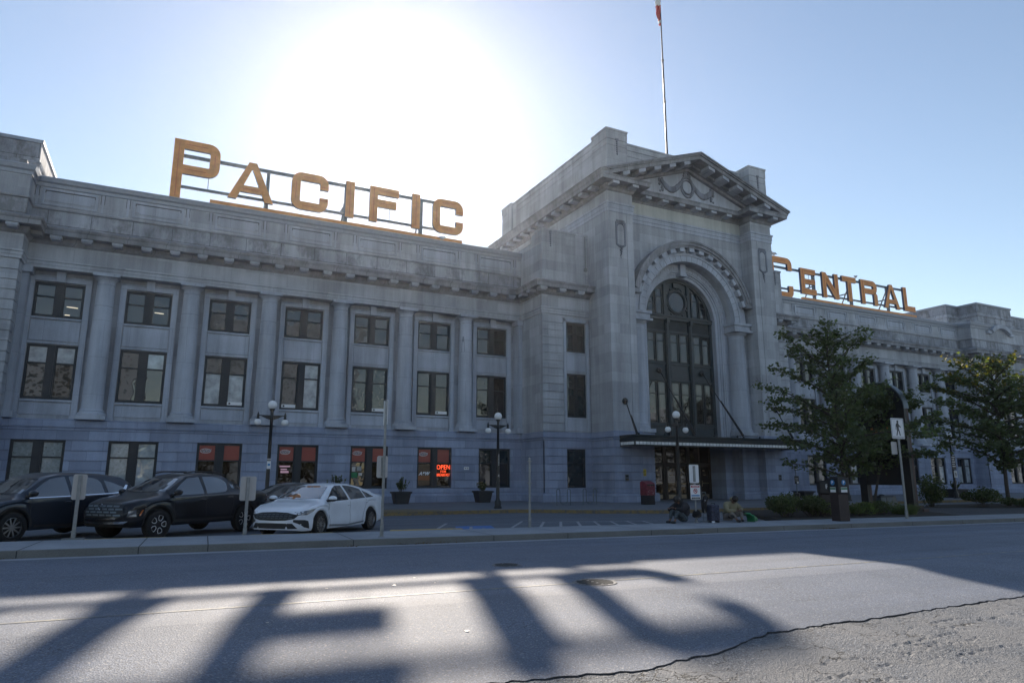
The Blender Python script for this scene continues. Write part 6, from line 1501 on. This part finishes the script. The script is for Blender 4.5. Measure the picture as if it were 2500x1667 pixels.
shrub(44.4, 22.9, 1.3, .8, .45, 'low ground-hugging bush at the foot of the right-hand tree', 9, n=1800, ls=.06)
shrub(48.2, 22.6, 1.4, .8, .6, 'low bush at the far right end of the bed', 10, n=1600, ls=.06)
# litter along the gutter
lt = MB().m('leaf_dry'); rr = random.Random(6)
for cx_, cy_, L, n in ((14.0, 16.25, .35, 150), (20.0, 16.25, .3, 90), (5.9, 16.24, .6, 130), (4.0, 16.2, .12, 40), (20.2, 16.25, .2, 40), (-2.8, 16.2, .25, 50), (27.5, 16.25, .3, 30)):
    for k in range(n):
        p = Vector((cx_ + rr.gauss(0, L), cy_ + rr.gauss(0, .035), 0)); p.y = min(p.y, YK - .02); p.z = G(p.x, p.y) + .02 + abs(rr.gauss(0, .012)); leaf(lt, p, .022, rr, .7)
tag(lt.build('leaf_litter'), 'scattered dry leaves lying in the gutter along the kerb', 'leaf litter', kind='stuff')
st_ = MB().m('plate_back'); rr = random.Random(8)
for x, y in ((2.1, 9.7), (3.0, 9.6), (3.6, 9.6), (2.95, 6.9), (3.5, 10.2), (1.1, 7.8)):
    st_.cyl((x, y, G(x, y) + .005), (x, y, G(x, y) + .011), rr.uniform(.012, .03), n=8)
structure('road_specks', st_, 'small pale spots stuck on the road')

# ================================================================ PEOPLE AND THEIR BAGS
def skin_obj(name, parent, V, E_, mat_, sub=2, root=0):
    me = bpy.data.meshes.new(name); me.from_pydata([v[:3] for v in V], E_, []); me.materials.append(M[mat_]); o_ = bpy.data.objects.new(name, me); COL.objects.link(o_); o_.parent = parent
    sk_ = o_.modifiers.new('skin', 'SKIN'); sk_.use_smooth_shade = True
    if not me.skin_vertices: me.skin_vertices.new()
    for i, v in enumerate(V):
        r = v[3]; me.skin_vertices[0].data[i].radius = (r if isinstance(r, (int, float)) else r[0], r if isinstance(r, (int, float)) else r[1]); me.skin_vertices[0].data[i].use_root = (i == root)
    s_ = o_.modifiers.new('sub', 'SUBSURF'); s_.levels = sub; s_.render_levels = sub
    return o_
def lerp3(a, b, t_): return tuple(a[i] + (b[i] - a[i]) * t_ for i in range(3))
def person(label, loc, rot, J, top='jacket_tan', legs='trousers_pale', hood=False, hairlong=False, bulk=1.25):
    """J: joints in local space, +y is where the person faces"""
    t_ = thing('person', label, 'person', loc, 'people resting on the edge of the walk'); t_.rotation_euler = (0, 0, rot)
    pel, chest, neck, head = J['pelvis'], J['chest'], J['neck'], J['head']
    V, E_ = [], []
    def add(p, r, par=None):
        V.append((*p, r)); 
        if par is not None: E_.append((par, len(V) - 1))
        return len(V) - 1
    a = add(pel, .12); a2 = add(lerp3(pel, chest, .5), .11, a); c_ = add(chest, .12, a2); n_ = add(neck, .05, c_); h0 = add(lerp3(neck, head, .55), .06, n_); h1 = add(head, .088, h0); hv = Vector(head) - Vector(neck); hv.normalize(); add(tuple(Vector(head) + hv * .075), .062, h1)
    for s_ in ('L', 'R'):
        sh, el, wr = J['sh' + s_], J['el' + s_], J['wr' + s_]; i = add(sh, .048, c_); i = add(el, .036, i); i = add(wr, .024, i)
        hp, kn, an, to = J['hip' + s_], J['kn' + s_], J['an' + s_], J['toe' + s_]; i = add(hp, .078, a); i = add(kn, .052, i); i = add(an, .036, i); add(to, .03, i)
    skin_obj('body', t_, V, E_, 'skin')
    # hands: palm, four curled fingers and a thumb
    for s_ in ('L', 'R'):
        wr = Vector(J['wr' + s_]); d = (wr - Vector(J['el' + s_])).normalized(); sd = d.cross(Vector((0, 0, 1))).normalized(); up_ = sd.cross(d); HV = [(*wr, .022), (*(wr + d * .045), .028)]; HE = [(0, 1)]
        for k, (o_, L) in enumerate(((-.027, .062), (-.009, .072), (.009, .068), (.027, .055))):
            b0 = wr + d * .08 + sd * o_; m1 = b0 + d * L * .5 - up_ * .012; m2 = m1 + d * L * .25 - up_ * L * .45; i = len(HV); HV += [(*b0, .010), (*m1, .0085), (*m2, .007)]; HE += [(1, i), (i, i + 1), (i + 1, i + 2)]
        q = -1 if s_ == 'L' else 1; i = len(HV); b0 = wr + d * .035 + sd * .034 * q; HV += [(*b0, .011), (*(b0 + d * .03 + sd * .02 * q), .009), (*(b0 + d * .055 + sd * .015 * q), .0075)]; HE += [(1, i), (i, i + 1), (i + 1, i + 2)]
        skin_obj('hand', t_, HV, HE, 'skin', 1)
    JV, JE = [(*pel, .17 * bulk), (*lerp3(pel, chest, .5), .165 * bulk), (*chest, .165 * bulk), (*lerp3(chest, neck, .75), .09)], [(0, 1), (1, 2), (2, 3)]
    for s_ in ('L', 'R'):
        i = len(JV); JV += [(*J['sh' + s_], .085 * bulk), (*lerp3(J['sh' + s_], J['el' + s_], .5), .078 * bulk), (*J['el' + s_], .07 * bulk), (*lerp3(J['el' + s_], J['wr' + s_], .85), .042)]; JE += [(2, i), (i, i + 1), (i + 1, i + 2), (i + 2, i + 3)]
    skin_obj('jacket', t_, JV, JE, top)
    LV, LE = [(*pel, .145)], []
    for s_ in ('L', 'R'):
        i = len(LV); LV += [(*J['hip' + s_], .105), (*lerp3(J['hip' + s_], J['kn' + s_], .5), .10), (*J['kn' + s_], .085), (*lerp3(J['kn' + s_], J['an' + s_], .85), .052)]; LE += [(0, i), (i, i + 1), (i + 1, i + 2), (i + 2, i + 3)]
    skin_obj('trousers', t_, LV, LE, legs)
    for s_ in ('L', 'R'):
        an, to = Vector(J['an' + s_]), Vector(J['toe' + s_]); d = (to - an); d.z = 0; d = d.normalized()
        skin_obj('shoe', t_, [(*(an - d * .03 + Vector((0, 0, -.03))), .05), (*(to), .045), (*(to + d * .05), .034)], [(0, 1), (1, 2)], 'black')
    hh = MB(); H_ = Vector(head); face = Vector(J['face']).normalized(); upv = hv; rt = face.cross(upv).normalized()
    hh.m('hair').sphere(tuple(H_ + upv * .045 - face * .022), .112, 16, (1, 1.03, 1))
    if hairlong:
        for k in range(7): hh.sphere(tuple(H_ - face * .05 - upv * (.02 + .05 * k) + rt * .03 * math.sin(k * 2)), .10 - .006 * k, 10)
    hh.build('hair', t_, local=True, smooth=True, angle=180)
    ff = MB().m('skin'); ff.sphere(tuple(H_ + face * .098 - upv * .005), .016, 8, (1, 1, 1.3))
    for q in (-1, 1): ff.sphere(tuple(H_ + rt * q * .094 + upv * .0), .022, 8, (.5, 1, 1.2))
    ff.m('black')
    for q in (-1, 1): ff.sphere(tuple(H_ + face * .085 + rt * q * .032 + upv * .018), .010, 6)
    ff.m('hair').cbox(tuple(H_ + face * .088 - upv * .045), tuple(rt * .022), tuple(face * .006), tuple(upv * .004)); ff.build('face', t_, local=True, smooth=True)
    if hood: skin_obj('hood', t_, [(*tuple(Vector(neck) - face * .06 + upv * .02), .10), (*tuple(Vector(neck) - face * .12 + Vector((0, 0, .02))), .085), (*tuple(Vector(neck) - face * .15 - Vector((0, 0, .06))), .06)], [(0, 1), (1, 2)], top)
    return t_
z = zg(17, 18.5)
person('person in a tan hooded jacket hunched forward over their lap, beside a green bag', (18.08, 18.75, zg(18, 18.5)), R(188),
    dict(pelvis=(0, -.12, .22), chest=(.0, .05, .55), neck=(.03, .16, .69), head=(.08, .29, .76), face=(.1, .6, -.85), shL=(-.24, .05, .60), elL=(-.42, .16, .40), wrL=(-.10, .36, .42), shR=(.24, .05, .60), elR=(.42, .18, .38), wrR=(.06, .38, .40),
    hipL=(-.12, -.06, .18), knL=(-.26, .28, .30), anL=(-.06, .42, .09), toeL=(-.02, .50, .06), hipR=(.12, -.06, .18), knR=(.28, .28, .32), anR=(.14, .38, .08), toeR=(.16, .50, .05)), hood=True)
person('person in dark clothes and patterned trousers sitting hunched behind the no-parking sign', (15.95, 18.85, zg(16, 18.5)), R(98),
    dict(pelvis=(0, -.16, .18), chest=(.0, -.02, .52), neck=(.0, .08, .66), head=(.02, .16, .74), face=(0, .8, -.6), shL=(-.2, .0, .58), elL=(-.26, .22, .42), wrL=(-.10, .44, .50), shR=(.2, .0, .58), elR=(.28, .24, .42), wrR=(.12, .46, .48),
    hipL=(-.11, -.06, .15), knL=(-.14, .34, .42), anL=(-.12, .46, .07), toeL=(-.12, .60, .045), hipR=(.11, -.06, .15), knR=(.14, .32, .40), anR=(.14, .42, .07), toeR=(.14, .56, .045)), 'jacket_dark', 'trousers_camo', hairlong=True, hood=True, bulk=1.45)
def bag(name, x, y, V, E_, mt, label, cat='bag', strap=None):
    t_ = thing(name, label, cat, (x, y, zg(x, 18.5)), 'bags on the edge of the walk'); skin_obj('pouch', t_, V, E_, mt)
    if strap: s_ = MB().m('blackmatte'); s_.tube(strap, .012, 6); s_.build('strap', t_, local=True)
bag('backpack', 16.52, 18.72, [(0, 0, .15, (.22, .16)), (0, 0, .31, (.18, .15)), (-.04, 0, .44, (.09, .09))], [(0, 1), (1, 2)], 'blackmatte', 'round black backpack standing right of the no-parking post', strap=[(-.1, -.12, .1), (-.14, -.14, .25), (-.08, -.12, .4)])
bag('backpack', 17.72, 18.34, [(0, 0, .13, (.16, .12)), (0, 0, .27, (.13, .11))], [(0, 1)], 'blackmatte', 'small black bag on the ground in front of the hunched person')
bag('shopping_bag', 18.68, 18.45, [(-.10, 0, .12, (.18, .13)), (-.10, 0, .32, (.12, .11)), (.16, 0, .12, (.13, .12)), (.36, 0, .06, .06)], [(0, 1), (0, 2), (2, 3)], 'bag_green', 'crumpled green bag slumped beside the person in tan')
t_ = thing('suitcase', 'upright dark patterned suitcase between the two seated people', 'suitcase', (17.15, 18.6, zg(17, 18.5)), 'bags on the edge of the walk')
b_ = MB().m('suit_navy'); b_.box(-.19, .19, -.13, .13, .05, .60); b_.build('shell', t_, local=True, bevel=.045)
b_ = MB().m('black'); b_.box(-.155, .155, -.14, -.132, .12, .125); b_.tube([(-.08, 0, .6), (-.08, 0, .64), (.08, 0, .64), (.08, 0, .6)], .012); b_.build('handle', t_, local=True)
for q in (-.15, .15): b_ = MB().m('black').cyl((q, -.1, .03), (q, .1, .03), .03, n=12); b_.build('wheel', t_, local=True)
t_ = thing('luggage_cart', 'folding luggage cart with black cloth hung over it behind the suitcase', 'luggage cart', (16.98, 18.75, zg(17, 18.5)))
b_ = MB().m('steel'); b_.tube([(-.14, 0, .05), (-.14, .02, 1.02), (.02, .02, 1.02), (.02, 0, .05)], .012); b_.box(-.18, .1, -.1, .12, .03, .05); b_.build('frame', t_, local=True)
skin_obj('hung_cloth', t_, [(-.10, -.02, .30, (.09, .08)), (-.12, -.02, .62, (.13, .09)), (-.05, 0, .80, (.15, .09)), (.05, 0, .90, .07)], [(0, 1), (1, 2), (2, 3)], 'blackmatte')
b_ = MB().m('chrome').sphere((-.13, -.10, .74), .028, 10); b_.m('trousers_pale').box(-.16, -.12, -.1, -.07, .3, .7); b_.build('bottle', t_, local=True)
for x, y, mt, lb, s_ in ((16.85, 18.35, 'paint_white', 'small white paper cup lying below the suitcase', .035),):
    b_ = MB().m(mt).cyl((x, y, zg(x, y) + .03), (x + .09, y - .02, zg(x, y) + .035), s_, s_ * .8, 12); tag(b_.build('paper_cup'), lb, 'cup')

# ================================================================ ACROSS THE STREET (unseen; buildings added for facade fill and window reflections)
def block(x, y, wx, wy, h, c1, c2, label, row=3.2):
    t_ = thing('added_unseen_building', label, 'building', (x, y, 0)); b_ = MB().m(simple('facade_' + label.split()[0] + str(int(h)), c1, .8)); b_.box(-wx / 2, wx / 2, -wy / 2, wy / 2, 0, h); b_.build('wall', t_, local=True)
    w_ = MB().m(simple('far_glass_' + label.split()[0] + str(int(h)), c2, .2))
    k = 2.0
    while k < h - 2:
        q = -wx / 2 + 1
        while q < wx / 2 - 2: w_.box(q, q + 2.0, wy / 2, wy / 2 + .05, k, k + 1.8); q += 3.2
        k += row
    w_.build('window_grid', t_, local=True)
block(-62, -52, 38, 18, 13, (.26, .32, .40), (.05, .07, .09), 'low pale building added behind the viewpoint, mirrored at the far left of the windows')
block(-22, -50, 34, 18, 22, (.26, .32, .40), (.06, .08, .10), 'pale grey tower added behind the viewpoint, mirrored in the upper left windows')
block(16, -56, 32, 18, 30, (.24, .30, .38), (.10, .14, .18), 'grey glass tower added behind the viewpoint, mirrored in the station windows')
block(54, -50, 34, 18, 12, (.28, .33, .40), (.05, .06, .08), 'low grey building added behind the viewpoint, mirrored in the lower right windows')
block(96, -54, 40, 18, 16, (.28, .33, .40), (.05, .06, .08), 'pale grey building added behind the viewpoint, mirrored at the far right of the windows')
block(150, -52, 60, 18, 18, (.26, .32, .40), (.04, .06, .08), 'wide blue-grey building added behind the viewpoint, mirrored in the right wing windows')  # added to keep the bright horizon out of the right wing reflections
block(230, -52, 80, 18, 22, (.24, .29, .36), (.04, .06, .08), 'farthest blue-grey building added behind the viewpoint, mirrored in the right wing windows')
tb = MB().m('bark'); rr = random.Random(77)
M['leaf_far'] = simple('distant_foliage', (.030, .042, .020), .9, var=.6, scale=.5)
for k in range(22):
    x, y, h = -60 + k * 7.4 + rr.uniform(-2, 2), -24 + rr.uniform(-5, 4), rr.uniform(6, 11)
    tb.m('bark').cyl((x, y, -.3), (x, y, h * .5), .2, .15, 6); tb.m('leaf_far')
    for q in range(260):
        v = Vector((rr.gauss(0, 1), rr.gauss(0, 1), rr.gauss(0, 1))).normalized() * rr.uniform(.5, 1); leaf(tb, Vector((x + v.x * 3.4, y + v.y * 3.4, h * .52 + v.z * h * .48)), .8, rr)
tag(tb.build('park_trees'), 'belt of park trees behind the viewpoint, mirrored in the station windows', 'trees', kind='stuff')
# ================================================================ HAZE (added volume, lifts the darks like veiling glare near the sun)
hz = MB(); hz.box(-85, 115, -95, 70, -1.4, 48)
t = NT('thin_haze'); t.t.nodes.remove(t.b); vp = t.n('ShaderNodeVolumePrincipled'); vp.inputs['Density'].default_value = HAZE_D; vp.inputs['Anisotropy'].default_value = .78; vp.inputs['Color'].default_value = (.97, .98, 1, 1)
t.l(vp.outputs[0], t.o.inputs['Volume']); hz.m(t.m); hz.mi = [0] * len(hz.f)
ho = hz.build('haze'); tag(ho, 'thin haze volume added over the whole place to imitate veiling glare', 'haze', kind='stuff')
